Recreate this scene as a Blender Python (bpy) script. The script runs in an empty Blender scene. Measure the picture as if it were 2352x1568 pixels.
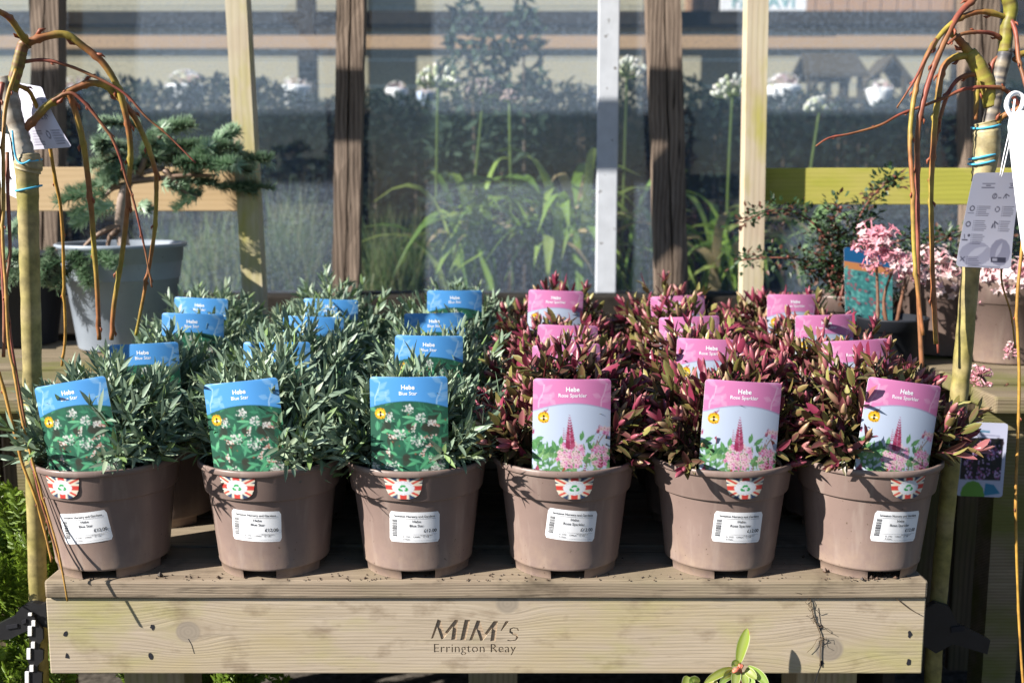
import bpy, bmesh, math, random
import numpy as np
from mathutils import Vector, Matrix, Quaternion

R = math.radians
sc = bpy.context.scene
col = sc.collection

# ------------------------------------------------------------------ camera
CAM = Vector((0.0, -1.45, 1.0)); PITCH = R(8.2); FPX = 2446.0
cam_d = bpy.data.cameras.new('camera')
cam = bpy.data.objects.new('camera', cam_d); col.objects.link(cam)
cam.location = CAM
cam.rotation_euler = (R(90) - PITCH, 0, 0)
cam_d.sensor_width = 36.0
cam_d.lens = 36.0 * FPX / 2352.0
cam_d.clip_start = 0.02; cam_d.clip_end = 500
cam_d.dof.use_dof = True
cam_d.dof.focus_distance = 1.53
cam_d.dof.aperture_fstop = 4.2
sc.camera = cam

# ------------------------------------------------------------------ light
SUN_AZ = R(65); SUN_EL = R(30)      # azimuth: to the left of the line from the scene to the camera
SUNV = Vector((-math.sin(SUN_AZ) * math.cos(SUN_EL), -math.cos(SUN_AZ) * math.cos(SUN_EL), math.sin(SUN_EL)))
sl = bpy.data.lights.new('sun', 'SUN'); sl.energy = 5.0; sl.angle = R(0.53); sl.color = (1.0, 0.95, 0.87)
so = bpy.data.objects.new('sun', sl); col.objects.link(so)
so.rotation_euler = (-SUNV).to_track_quat('-Z', 'Y').to_euler()
w = bpy.data.worlds.new('World'); sc.world = w; w.use_nodes = True
wn = w.node_tree; sky = wn.nodes.new('ShaderNodeTexSky'); sky.sky_type = 'NISHITA'; sky.sun_disc = False
sky.dust_density = 0.2; sky.ozone_density = 3.5; sky.air_density = 1.0
sky.sun_elevation = SUN_EL; sky.sun_rotation = math.atan2(SUNV.x, SUNV.y)
wn.links.new(sky.outputs[0], wn.nodes['Background'].inputs[0])
wn.nodes['Background'].inputs[1].default_value = 0.05
sc.view_settings.view_transform = 'Standard'; sc.view_settings.look = 'None'
sc.view_settings.exposure = 1.2; sc.view_settings.gamma = 1.0; sc.view_settings.use_curve_mapping = False
sc.render.engine = 'CYCLES'
sc.cycles.max_bounces = 7; sc.cycles.transparent_max_bounces = 24
sc.cycles.use_denoising = True


def P(px, py, Y):
    """point of the place seen at (px, py) of the 2352 x 1568 photograph, at the distance Y behind the table front"""
    r = (px - 1176.0) / FPX; u = -(py - 784.0) / FPX
    d = Vector((r, math.cos(PITCH) + u * math.sin(PITCH), -math.sin(PITCH) + u * math.cos(PITCH)))
    return CAM + d * ((Y - CAM.y) / d.y)


# ------------------------------------------------------------------ mesh helpers
class MB:
    def __init__(self):
        self.v = []; self.f = []; self.c = []

    def add(self, vs, fs, c=(1, 1, 1)):
        o = len(self.v)
        self.v += [tuple(p) for p in vs]
        self.f += [tuple(i + o for i in q) for q in fs]
        if len(vs) and isinstance(c, list):
            self.c += c
        else:
            self.c += [c] * len(vs)

    def box(self, lo, hi, c=(1, 1, 1), rnd=None, ch=0.0):
        (x0, y0, z0), (x1, y1, z1) = lo, hi
        if ch > 0:
            bm = bmesh.new()
            bmesh.ops.create_cube(bm, size=1)
            for q in bm.verts:
                q.co = Vector(((x0 + x1) / 2 + q.co.x * (x1 - x0), (y0 + y1) / 2 + q.co.y * (y1 - y0), (z0 + z1) / 2 + q.co.z * (z1 - z0)))
            bmesh.ops.bevel(bm, geom=bm.edges[:], offset=ch, segments=2, affect='EDGES', profile=0.5)
            bm.verts.ensure_lookup_table(); bm.verts.index_update()
            self.add([q.co[:] for q in bm.verts], [tuple(a.index for a in g.verts) for g in bm.faces], c)
            bm.free(); return
        vs = [(x0, y0, z0), (x1, y0, z0), (x1, y1, z0), (x0, y1, z0), (x0, y0, z1), (x1, y0, z1), (x1, y1, z1), (x0, y1, z1)]
        self.add(vs, [(0, 3, 2, 1), (4, 5, 6, 7), (0, 1, 5, 4), (1, 2, 6, 5), (2, 3, 7, 6), (3, 0, 4, 7)], c)

    def tube(self, pts, rad, n=8, c=(1, 1, 1), cap=True, jit=0, rng=None):
        pts = [Vector(p) for p in pts]; k = len(pts)
        if not hasattr(rad, '__len__'): rad = [rad] * k
        t0 = (pts[1] - pts[0]).normalized()
        a = t0.cross(Vector((0, 0, 1)))
        if a.length < 1e-3: a = t0.cross(Vector((0, 1, 0)))
        a.normalize(); vs = []; cs = []
        for i in range(k):
            t = (pts[min(i + 1, k - 1)] - pts[max(i - 1, 0)])
            if t.length < 1e-9: t = t0
            t.normalize()
            a = (a - t * a.dot(t)); a.normalize(); b = t.cross(a)
            for j in range(n):
                th = 2 * math.pi * j / n
                rr = rad[i] * (1 + (rng.uniform(-jit, jit) if jit else 0))
                vs.append(pts[i] + a * math.cos(th) * rr + b * math.sin(th) * rr)
                cs.append(c[i] if isinstance(c, list) else c)
        fs = []
        for i in range(k - 1):
            for j in range(n):
                fs.append((i * n + j, i * n + (j + 1) % n, (i + 1) * n + (j + 1) % n, (i + 1) * n + j))
        if cap:
            fs.append(tuple(range(n - 1, -1, -1))); fs.append(tuple((k - 1) * n + j for j in range(n)))
        self.add(vs, fs, cs)

    def lathe(self, prof, n=48, c=(1, 1, 1), cx=0, cy=0, cz=0, skip=None):
        vs = []; fs = []
        for (r, z) in prof:
            for j in range(n):
                th = 2 * math.pi * j / n
                vs.append((cx + r * math.sin(th), cy - r * math.cos(th), cz + z))
        for i in range(len(prof) - 1):
            for j in range(n):
                if skip and skip(i, (j + .5) / n * 360): continue
                fs.append((i * n + j, i * n + (j + 1) % n, (i + 1) * n + (j + 1) % n, (i + 1) * n + j))
        self.add(vs, fs, c)

    def prism(self, pts, t, c=(1, 1, 1)):
        """outline given as points (anti-clockwise seen from -y) thickened by t along +y"""
        n = len(pts)
        vs = [Vector(p) for p in pts] + [Vector(p) + Vector((0, t, 0)) for p in pts]
        fs = [tuple(range(n)), tuple(range(2 * n - 1, n - 1, -1))]
        for i in range(n):
            j = (i + 1) % n
            fs.append((i, i + n, j + n, j))
        self.add(vs, fs, c)

    def mesh(self, name):
        m = bpy.data.meshes.new(name)
        m.from_pydata(self.v, [], self.f)
        a = m.color_attributes.new('Col', 'FLOAT_COLOR', 'POINT')
        a.data.foreach_set('color', np.array([(q[0], q[1], q[2], 1.0) for q in self.c], dtype=np.float32).ravel())
        return m

    def build(self, name, mat, parent=None, smooth=True, local=False):
        if parent is not None and not local:
            o = parent.location
            self.v = [(p[0] - o.x, p[1] - o.y, p[2] - o.z) for p in self.v]
        return obj(name, self.mesh(name), mat, parent, smooth)


def obj(name, me, mat, parent=None, smooth=True):
    if mat is not None and len(me.materials) == 0: me.materials.append(mat)
    if smooth and len(me.polygons):
        me.polygons.foreach_set('use_smooth', [True] * len(me.polygons))
    o = bpy.data.objects.new(name, me); col.objects.link(o)
    if parent is not None: o.parent = parent
    return o


def flat(o):
    o.data.polygons.foreach_set('use_smooth', [False] * len(o.data.polygons)); return o


def tag(o, label=None, cat=None, group=None, kind=None):
    if label: o['label'] = label
    if cat: o['category'] = cat
    if group: o['group'] = group
    if kind: o['kind'] = kind
    return o


def thing(name, loc, label, cat, group=None):
    o = bpy.data.objects.new(name, None); col.objects.link(o); o.location = loc
    o.empty_display_size = 0.05
    return tag(o, label, cat, group)


def crom(pts, k=5):
    pts = [Vector(p) for p in pts]; out = []
    n = len(pts)
    for i in range(n - 1):
        p0 = pts[max(i - 1, 0)]; p1 = pts[i]; p2 = pts[i + 1]; p3 = pts[min(i + 2, n - 1)]
        for s in range(k):
            t = s / k
            out.append(0.5 * ((2 * p1) + (p2 - p0) * t + (2 * p0 - 5 * p1 + 4 * p2 - p3) * t * t + (3 * p1 - p0 - 3 * p2 + p3) * t ** 3))
    out.append(pts[-1]); return out


def lerp(a, b, t): return a + (b - a) * t
def mixc(a, b, t): return tuple(a[i] + (b[i] - a[i]) * t for i in range(3))
def lin(c):
    return tuple(((x / 255.0) / 12.92 if x / 255.0 <= 0.04045 else ((x / 255.0 + 0.055) / 1.055) ** 2.4) for x in c)


# ------------------------------------------------------------------ materials
class NT:
    def __init__(self, name):
        self.m = bpy.data.materials.new(name); self.m.use_nodes = True
        self.t = self.m.node_tree; self.b = self.t.nodes['Principled BSDF']; self.out = self.t.nodes['Material Output']

    def n(self, ty, **kw):
        x = self.t.nodes.new(ty)
        for k, v in kw.items(): setattr(x, k, v)
        return x

    def put(self, sock, v):
        if isinstance(v, bpy.types.NodeSocket): self.t.links.new(v, sock)
        elif v is not None:
            if hasattr(sock.default_value, '__len__') and not hasattr(v, '__len__'): v = [v] * len(sock.default_value)
            if hasattr(v, '__len__') and len(v) == 3 and len(sock.default_value) == 4: v = (*v, 1)
            sock.default_value = v

    def math(self, op, a, b=None, c=None):
        x = self.n('ShaderNodeMath', operation=op)
        for i, q in enumerate((a, b, c)):
            if q is not None: self.put(x.inputs[i], q)
        return x.outputs[0]

    def mul(self, a, b): return self.math('MULTIPLY', a, b)
    def addn(self, a, b): return self.math('ADD', a, b)
    def sub(self, a, b): return self.math('SUBTRACT', a, b)

    def xyz(self):
        s = self.n('ShaderNodeSeparateXYZ'); self.t.links.new(self.n('ShaderNodeTexCoord').outputs['Object'], s.inputs[0])
        return list(s.outputs)

    def vec(self, x, y, z):
        c = self.n('ShaderNodeCombineXYZ')
        for i, q in enumerate((x, y, z)): self.put(c.inputs[i], q)
        return c.outputs[0]

    def noise(self, vec, scale, detail=3, rough=0.55, dist=0.0):
        x = self.n('ShaderNodeTexNoise')
        if vec is not None: self.put(x.inputs['Vector'], vec)
        x.inputs['Scale'].default_value = scale; x.inputs['Detail'].default_value = detail
        x.inputs['Roughness'].default_value = rough; x.inputs['Distortion'].default_value = dist
        return x.outputs[0]

    def ramp(self, f, stops):
        x = self.n('ShaderNodeValToRGB'); e = x.color_ramp.elements
        while len(e) < len(stops): e.new(0.5)
        for i, (p, c) in enumerate(stops):
            e[i].position = p
            if not hasattr(c, '__len__'): c = (c, c, c)
            e[i].color = (*c, 1)
        self.put(x.inputs[0], f); return x.outputs[0]

    def mix(self, f, a, b, blend='MIX'):
        x = self.n('ShaderNodeMix', data_type='RGBA', blend_type=blend)
        self.put(x.inputs[0], f); self.put(x.inputs[6], a); self.put(x.inputs[7], b)
        return x.outputs[2]

    def bump(self, h, strength=0.3, dist=0.001):
        x = self.n('ShaderNodeBump'); x.inputs['Strength'].default_value = strength; x.inputs['Distance'].default_value = dist
        self.put(x.inputs['Height'], h); self.put(self.b.inputs['Normal'], x.outputs[0])

    def set(self, colour=None, rough=None, spec=None, metal=None):
        if colour is not None: self.put(self.b.inputs['Base Color'], colour)
        if rough is not None: self.put(self.b.inputs['Roughness'], rough)
        if spec is not None: self.put(self.b.inputs['Specular IOR Level'], spec)
        if metal is not None: self.put(self.b.inputs['Metallic'], metal)
        return self.m


def plain(name, c, rough=0.6, spec=0.3, var=0.15, scale=30, bump=0.0, speck=None):
    g = NT(name)
    tc = g.n('ShaderNodeTexCoord').outputs['Object']
    nz = g.noise(tc, scale, 4, 0.6)
    lo = tuple(x * (1 - var) for x in c); hi = tuple(min(1, x * (1 + var)) for x in c)
    cc = g.ramp(nz, [(0.3, lo), (0.7, hi)])
    if speck:
        s = g.noise(tc, speck[1], 2, 0.5)
        cc = g.mix(g.ramp(s, [(speck[2], 0.0), (speck[2] + 0.03, 1.0)]), cc, speck[0])
    if bump: g.bump(nz, bump, 0.002)
    return g.set(cc, rough, spec)


def vmat(name, rough=0.5, trans=0.0, spec=0.35, var=0.0, vscale=60, sheen=0):
    g = NT(name)
    a = g.n('ShaderNodeAttribute', attribute_name='Col').outputs['Color']
    cc = a
    if var:
        nz = g.noise(g.n('ShaderNodeTexCoord').outputs['Object'], vscale, 3, 0.6)
        cc = g.mix(1.0, a, g.ramp(nz, [(0.25, 1 - var), (0.75, 1 + var)]), 'MULTIPLY')
    g.set(cc, rough, spec)
    if trans:
        tr = g.n('ShaderNodeBsdfTranslucent'); g.put(tr.inputs[0], cc)
        mx = g.n('ShaderNodeMixShader'); mx.inputs[0].default_value = trans
        g.t.links.new(g.b.outputs[0], mx.inputs[1]); g.t.links.new(tr.outputs[0], mx.inputs[2])
        g.t.links.new(mx.outputs[0], g.out.inputs[0])
    return g.m


def wood(name, light, dark, axis=0, line=0.005, knots=(), stain=None, stain2=None, algae=None, rough=0.8, bump=0.35, cracks=0.0,
         contrast=0.5, seed=0.0, ringw=0.2):
    """grain runs along axis; growth rings bend round the knots (u, w, radius) lying in the face plane"""
    g = NT(name); X = g.xyz()
    L = X[axis]; others = [i for i in (0, 1, 2) if i != axis]
    A = X[others[1]]; B = X[others[0]]           # A: the upright one for boards along x
    zz = A
    kd = None
    for (ku, kw, kr) in knots:
        du = g.mul(g.sub(L, ku), 0.55); dw = g.sub(A, kw)
        r2 = g.addn(g.mul(du, du), g.mul(dw, dw))
        ga = g.math('EXPONENT', g.mul(r2, -1.0 / (kr * 1.7) ** 2))
        zz = g.sub(zz, g.mul(dw, ga))
        d1 = g.math('SQRT', g.addn(g.mul(g.mul(g.sub(L, ku), 0.9), g.mul(g.sub(L, ku), 0.9)), g.mul(dw, dw)))
        k1 = g.math('SMOOTH_MIN', 1.0, g.math('MAXIMUM', 0.0, g.mul(g.sub(kr, d1), 1.0 / (kr * 0.18))), 0.1)
        kd = (k1, d1) if kd is None else (g.math('MAXIMUM', kd[0], k1), g.math('MINIMUM', kd[1], d1))
    low = g.noise(g.vec(g.mul(L, 2.2), g.addn(g.mul(B, 8), seed), g.mul(A, 9)), 1.0, 2, 0.5)
    zs = g.addn(zz, g.mul(low, line * 2.6))
    wave = g.math('SINE', g.addn(g.mul(g.addn(zs, g.mul(B, 0.6)), 2 * math.pi / line), g.mul(low, 1.5)))
    ring = g.math('POWER', g.addn(g.mul(wave, 0.5), 0.5), 2.0)
    fib = g.noise(g.vec(g.mul(L, 10), g.addn(g.mul(B, 260), seed), g.mul(zz, 420)), 1.0, 3, 0.65)
    mid = g.noise(g.vec(g.mul(L, 5), g.addn(g.mul(B, 40), seed), g.mul(zz, 60)), 1.0, 3, 0.6)
    f = g.addn(g.addn(g.mul(ring, ringw), g.mul(fib, 0.45)), g.mul(mid, 0.52 - 0.2 * ringw))
    cc = g.ramp(f, [(0.5 - contrast * 0.5, light), (0.5 + contrast * 0.5, dark)])
    big = g.noise(g.vec(g.mul(L, 4), g.addn(g.mul(B, 6), seed + 3.1), g.mul(A, 11)), 1.0, 4, 0.6)
    if stain: cc = g.mix(g.ramp(big, [(0.45, 0.0), (0.68, 0.75)]), cc, stain)
    if stain2:
        b2 = g.noise(g.vec(g.mul(L, 14), g.addn(g.mul(B, 9), seed + 9), g.mul(A, 26)), 1.0, 4, 0.6)
        cc = g.mix(g.ramp(b2, [(0.55, 0.0), (0.72, 0.7)]), cc, stain2)
    if algae:
        b3 = g.noise(g.vec(g.mul(L, 3), g.addn(g.mul(B, 7), seed + 5), g.mul(A, 7)), 1.0, 4, 0.65)
        cc = g.mix(g.ramp(b3, [(algae[1], 0.0), (algae[1] + 0.18, 0.85)]), cc, algae[0])
    if cracks:
        ck = g.noise(g.vec(g.mul(L, 6), g.addn(g.mul(B, 120), seed), g.mul(A, 140)), 1.0, 4, 0.7)
        cm = g.ramp(ck, [(0.60, 0.0), (0.66, cracks)])
        cc = g.mix(cm, cc, tuple(x * 0.25 for x in dark))
    if kd:
        kring = g.addn(g.mul(g.math('SINE', g.addn(g.mul(kd[1], 2 * math.pi / 0.0052), g.mul(mid, 9))), 0.07), g.addn(g.mul(fib, .5), 0.3))
        kc = g.ramp(kring, [(0.2, tuple(x * 0.42 for x in light)), (1.0, tuple(x * 0.72 for x in light))])
        cc = g.mix(kd[0], cc, kc)
    h = g.addn(g.mul(ring, -1.6 * ringw), g.mul(fib, -0.6))
    g.bump(h, bump, 0.0015)
    return g.set(cc, rough, 0.25)


M = {}
M['board'] = wood('pale_treated_board', (0.48, 0.40, 0.31), (0.29, 0.23, 0.16), 0, 0.0052,
                  knots=[(P(432, 1450, 0).x, P(432, 1450, 0).z, 0.017), (P(1165, 1385, 0).x, P(1165, 1385, 0).z, 0.016), (P(1905, 1480, 0).x, P(1900, 1490, 0).z, 0.020)],
                  stain=(0.37, 0.30, 0.17), stain2=(0.17, 0.12, 0.075), contrast=0.58, bump=0.6, ringw=0.10, algae=((0.33, 0.30, 0.12), 0.50), cracks=0.35)
M['plank'] = wood('weathered_top_plank', (0.38, 0.305, 0.225), (0.15, 0.11, 0.075), 0, 0.004, stain=(0.21, 0.175, 0.11), stain2=(0.075, 0.055, 0.038), contrast=0.55, bump=0.9, cracks=0.6, ringw=.1)
M['leg'] = wood('table_leg_wood', (0.40, 0.33, 0.22), (0.22, 0.17, 0.10), 2, 0.006, algae=((0.22, 0.22, 0.06), 0.5))
M['cream'] = wood('cream_upright_wood', (0.56, 0.49, 0.37), (0.40, 0.34, 0.22), 2, 0.008, algae=((0.36, 0.33, 0.06), 0.47), stain=(0.42, 0.32, 0.24), contrast=0.7, bump=0.25, seed=1.3)
M['tan'] = wood('tan_rail_wood', (0.55, 0.40, 0.24), (0.40, 0.28, 0.15), 0, 0.012, contrast=0.8, bump=0.2, seed=2.0)
M['algae'] = wood('algae_green_rail_wood', (0.42, 0.40, 0.07), (0.28, 0.27, 0.045), 0, 0.010, contrast=0.8, bump=0.25, stain=(0.44, 0.36, 0.12), seed=4.0)
M['brown'] = wood('weathered_brown_post', (0.31, 0.235, 0.18), (0.07, 0.048, 0.036), 2, 0.007, contrast=0.5, bump=1.0, cracks=1.0, seed=3.0)
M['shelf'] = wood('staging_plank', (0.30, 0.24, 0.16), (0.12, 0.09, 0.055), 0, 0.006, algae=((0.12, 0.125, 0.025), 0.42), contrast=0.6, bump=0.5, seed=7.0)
M['dkshelf'] = wood('shade_toned_skirt_wood', (0.15, 0.11, 0.07), (0.05, 0.036, 0.022), 2, 0.006, algae=((0.07, 0.07, 0.02), 0.45), contrast=0.6, bump=0.5, seed=9.0)  # staging wood darkened, shade below the planks put into its colour
M['old'] = plain('dark_old_timber', (0.028, 0.024, 0.02), 0.9, 0.1, 0.4, 18)
M['bird'] = wood('bird_table_wood', (0.085, 0.07, 0.05), (0.03, 0.025, 0.018), 0, 0.01, contrast=0.8, bump=0.2)
def pot_mat():
    g = NT('taupe_plastic'); X = g.xyz(); tc = g.n('ShaderNodeTexCoord').outputs['Object']
    oi = g.n('ShaderNodeObjectInfo').outputs['Random']
    v2 = g.n('ShaderNodeVectorMath', operation='ADD'); g.put(v2.inputs[0], tc); g.put(v2.inputs[1], g.vec(g.mul(oi, 7.0), g.mul(oi, 3.0), 0.0))
    v = v2.outputs[0]
    a = g.noise(v, 14, 4, 0.6); fine = g.noise(v, 420, 2, 0.6); sc_ = g.noise(g.vec(g.mul(X[0], 60), g.mul(X[1], 60), g.addn(g.mul(X[2], 9), g.mul(oi, 5))), 1.0, 3, 0.6)
    cc = g.ramp(a, [(0.3, (0.175, 0.124, 0.108)), (0.7, (0.215, 0.153, 0.133))])
    cc = g.mix(g.ramp(sc_, [(0.54, 0.0), (0.78, 0.45)]), cc, (0.31, 0.25, 0.215))
    low = g.math('SUBTRACT', 1.0, g.math('MINIMUM', 1.0, g.mul(X[2], 14)))
    dust = g.mul(g.math('MAXIMUM', low, 0.0), g.ramp(g.noise(v, 38, 4, 0.65), [(0.35, 0.0), (0.7, 1.0)]))
    cc = g.mix(g.mul(dust, 0.75), cc, (0.30, 0.22, 0.16))
    sp = g.ramp(g.noise(v, 190, 2, 0.5), [(0.70, 0.0), (0.73, 1.0)])
    cc = g.mix(g.mul(sp, g.ramp(g.noise(v, 9, 2, 0.5), [(0.45, 0.0), (0.6, 1.0)])), cc, (0.07, 0.045, 0.03))
    g.bump(g.addn(fine, g.mul(a, 2)), 0.06, 0.001)
    return g.set(cc, g.addn(g.mul(sc_, 0.25), 0.24), 0.45)


M['pot'] = pot_mat()
M['greypot'] = plain('grey_plastic', (0.25, 0.285, 0.335), 0.42, 0.4, 0.10, 14, speck=((0.12, 0.11, 0.10), 150, 0.72))
M['darkpot'] = plain('dark_plastic', (0.018, 0.02, 0.026), 0.5, 0.3, 0.1, 12)
M['soil'] = plain('compost', (0.028, 0.018, 0.012), 0.95, 0.1, 0.6, 160, 0.8, speck=((0.16, 0.09, 0.05), 260, 0.67))
M['leaf'] = vmat('glaucous_leaf', 0.42, 0.14, 0.4)
M['rleaf'] = vmat('crimson_leaf', 0.36, 0.16, 0.45)
M['plant'] = vmat('green_leaf', 0.42, 0.40, 0.4)
M['bark'] = vmat('willow_bark', 0.5, 0.0, 0.35, 0.45, 55)
M['hedge'] = vmat('matt_evergreen', 0.85, 0.1, 0.08)
M['petal'] = vmat('petal', 0.5, 0.3, 0.25)
M['print'] = vmat('printed_card', 0.42, 0.0, 0.3)
M['paint'] = vmat('plain_coloured', 0.5, 0.0, 0.3)
M['white'] = plain('white_card', (0.82, 0.82, 0.84), 0.45, 0.3, 0.02, 20)
M['ink'] = plain('black_ink', (0.02, 0.02, 0.025), 0.6, 0.2, 0.05, 20)
M['grey_ink'] = plain('grey_ink', (0.12, 0.11, 0.15), 0.6, 0.2, 0.05, 20)
M['letter'] = plain('white_print', (0.84, 0.86, 0.9), 0.35, 0.3, 0.02, 20)
M['burn'] = wood('routed_letter_wood', (0.44, 0.345, 0.25), (0.30, 0.22, 0.15), 0, 0.0052, contrast=0.6, bump=0.5)
M['black'] = plain('black_nylon', (0.016, 0.016, 0.018), 0.42, 0.4, 0.2, 40)
M['blue_tie'] = plain('blue_tie', (0.08, 0.42, 0.62), 0.4, 0.4, 0.1, 20)
M['bar'] = plain('white_painted_bar', (0.50, 0.52, 0.56), 0.6, 0.3, 0.08, 30, speck=((0.16, 0.15, 0.14), 60, 0.70))
M['ground'] = plain('dark_gravel', (0.075, 0.065, 0.055), 0.95, 0.1, 0.6, 55, 0.6)


def glass_mat():
    g = NT('dusty_greenhouse_glass')
    tc = g.n('ShaderNodeTexCoord').outputs['Object']
    spots = g.noise(tc, 95, 3, 0.65); big = g.noise(tc, 2.2, 4, 0.6)
    streak = g.noise(g.vec(g.mul(g.xyz()[0], 26), 0.0, g.mul(g.xyz()[2], 2.0)), 1.0, 3, 0.6)
    d = g.addn(g.addn(g.mul(g.ramp(spots, [(0.47, 0.0), (0.68, 1.0)]), 0.09), g.mul(big, 0.095)), g.mul(streak, 0.03))
    d = g.addn(d, 0.012)
    tr = g.n('ShaderNodeBsdfTransparent'); g.put(tr.inputs[0], (0.97, 0.985, 0.99))
    df = g.n('ShaderNodeBsdfDiffuse'); g.put(df.inputs[0], (0.36, 0.45, 0.60))
    gl = g.n('ShaderNodeBsdfGlossy'); g.put(gl.inputs[0], (1, 1, 1)); gl.inputs['Roughness'].default_value = 0.02
    m1 = g.n('ShaderNodeMixShader'); g.put(m1.inputs[0], d)
    g.t.links.new(tr.outputs[0], m1.inputs[1]); g.t.links.new(df.outputs[0], m1.inputs[2])
    m2 = g.n('ShaderNodeMixShader'); m2.inputs[0].default_value = 0.03
    g.t.links.new(m1.outputs[0], m2.inputs[1]); g.t.links.new(gl.outputs[0], m2.inputs[2])
    g.t.links.new(m2.outputs[0], g.out.inputs[0])
    return g.m


M['glass'] = glass_mat()

# ------------------------------------------------------------------ lettering
_txt = {}


def text_geo(s, size=1.0, bold=0.0, shear=0.0, align='CENTER', extrude=0.0, spacing=1.0):
    key = (s, size, bold, shear, align, extrude, spacing)
    if key in _txt: return _txt[key]
    c = bpy.data.curves.new('lettering', 'FONT'); c.body = s; c.size = size; c.offset = bold; c.shear = shear
    c.align_x = align; c.extrude = extrude; c.resolution_u = 3; c.space_character = spacing
    o = bpy.data.objects.new('lettering', c); col.objects.link(o)
    dg = bpy.context.evaluated_depsgraph_get(); dg.update()
    me = bpy.data.meshes.new_from_object(o.evaluated_get(dg))
    bm = bmesh.new(); bm.from_mesh(me)
    bmesh.ops.remove_doubles(bm, verts=bm.verts, dist=size * 1e-4)
    if extrude == 0: bmesh.ops.triangulate(bm, faces=bm.faces[:])
    bm.verts.index_update()
    r = ([v.co[:] for v in bm.verts], [tuple(v.index for v in f.verts) for f in bm.faces])
    bm.free(); bpy.data.objects.remove(o); bpy.data.curves.remove(c); bpy.data.meshes.remove(me)
    _txt[key] = r; return r


# ------------------------------------------------------------------ flat print: a small painter for cards
class Paint:
    def __init__(self, W, H, ss=3):
        self.W, self.H, self.ss = W, H, ss
        self.a = np.ones((H * ss, W * ss, 3)) * 255.0
        ys, xs = np.mgrid[0:H * ss, 0:W * ss]
        self.k = 1.0 / (W * ss)
        self.x = (xs + .5) * self.k; self.y = (ys + .5) * self.k       # both in card widths

    def fill(self, mask, c, al=1.0):
        self.a[mask] = self.a[mask] * (1 - al) + np.array(c, float) * al

    def poly(self, pts, c, al=1.0):
        xs = [p[0] for p in pts]; ys = [p[1] for p in pts]
        n = self.W * self.ss; hh = self.H * self.ss
        i0 = max(0, int(min(ys) * n) - 1); i1 = min(hh, int(max(ys) * n) + 2)
        j0 = max(0, int(min(xs) * n) - 1); j1 = min(n, int(max(xs) * n) + 2)
        if i1 <= i0 or j1 <= j0: return
        X = self.x[i0:i1, j0:j1]; Y = self.y[i0:i1, j0:j1]; ins = np.zeros(X.shape, bool)
        for q in range(len(pts)):
            x1, y1 = pts[q]; x2, y2 = pts[(q + 1) % len(pts)]
            if y1 == y2: continue
            ins ^= ((y1 > Y) != (y2 > Y)) & (X < (x2 - x1) * (Y - y1) / (y2 - y1) + x1)
        b = self.a[i0:i1, j0:j1]; b[ins] = b[ins] * (1 - al) + np.array(c, float) * al

    def disc(self, x, y, r, c, al=1.0, ry=None):
        ry = ry or r
        self.poly([(x + r * math.cos(t * .5236), y + ry * math.sin(t * .5236)) for t in range(12)], c, al)

    def leaf(self, x, y, ang, ln, wd, c, al=1.0, rib=None):
        ca, sa = math.cos(ang), math.sin(ang)
        sh = [(0, 0), (.2, .32), (.45, .5), (.7, .38), (1, 0), (.7, -.38), (.45, -.5), (.2, -.32)]
        self.poly([(x + ca * a * ln - sa * b * wd, y + sa * a * ln + ca * b * wd) for a, b in sh], c, al)
        if rib: self.line([(x, y), (x + ca * ln * .95, y + sa * ln * .95)], wd * .09, rib, al)

    def line(self, pts, w_, c, al=1.0):
        for (x1, y1), (x2, y2) in zip(pts, pts[1:]):
            d = math.hypot(x2 - x1, y2 - y1) or 1; nx, ny = -(y2 - y1) / d * w_ / 2, (x2 - x1) / d * w_ / 2
            self.poly([(x1 + nx, y1 + ny), (x2 + nx, y2 + ny), (x2 - nx, y2 - ny), (x1 - nx, y1 - ny)], c, al)

    def done(self, gain=0.64):
        H, W, s = self.H, self.W, self.ss
        a = self.a.reshape(H, s, W, s, 3).mean(axis=(1, 3)) / 255.0
        l = np.where(a <= 0.04045, a / 12.92, ((a + 0.055) / 1.055) ** 2.4)
        return np.clip(l * gain, 0, 1) ** 1.0


def sprig(p, x, y, s, c, al, flip=1):
    st = [(0, 0), (.005, -.12), (.06, -.25), (.10, -.42)]
    p.line([(x + a * s * flip, y + b * s) for a, b in st], .012 * s * 2, c, al)
    for (a, b, an, ln) in [(.01, -.08, -25, .26), (.0, -.17, 200, .17), (.03, -.18, -15, .22), (.06, -.27, -40, .24), (.10, -.40, 215, .24), (.20, -.17, -60, .14), (.2, -.16, 45, .14)]:
        ang = R(an)
        if flip < 0: ang = math.pi - ang
        p.leaf(x + a * s * flip, y + b * s, ang, ln * s, .10 * s, c, al * .42, c)


def badge(p, x, y, r):
    p.disc(x, y, r, (248, 190, 28))
    p.disc(x, y, r * .66, (252, 205, 60))
    for k in range(16):
        t = k / 16 * 2 * math.pi
        if k in (0, 8): continue
        p.line([(x + math.cos(t) * r * .74, y + math.sin(t) * r * .74), (x + math.cos(t) * r * .92, y + math.sin(t) * r * .92)], r * .14, (95, 60, 15), .85)
    p.disc(x, y + r * .30, r * .26, (25, 20, 15)); p.disc(x, y - r * .18, r * .23, (25, 20, 15))
    p.line([(x - r * .25, y + .08 * r), (x + r * .25, y + .08 * r)], r * .12, (250, 200, 40))
    p.leaf(x - r * .08, y, R(150), r * .58, r * .28, (245, 245, 240)); p.leaf(x + r * .08, y, R(30), r * .58, r * .28, (245, 245, 240))


LW, LH = 0.108, 0.135
CW, CH = 108, 135


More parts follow.
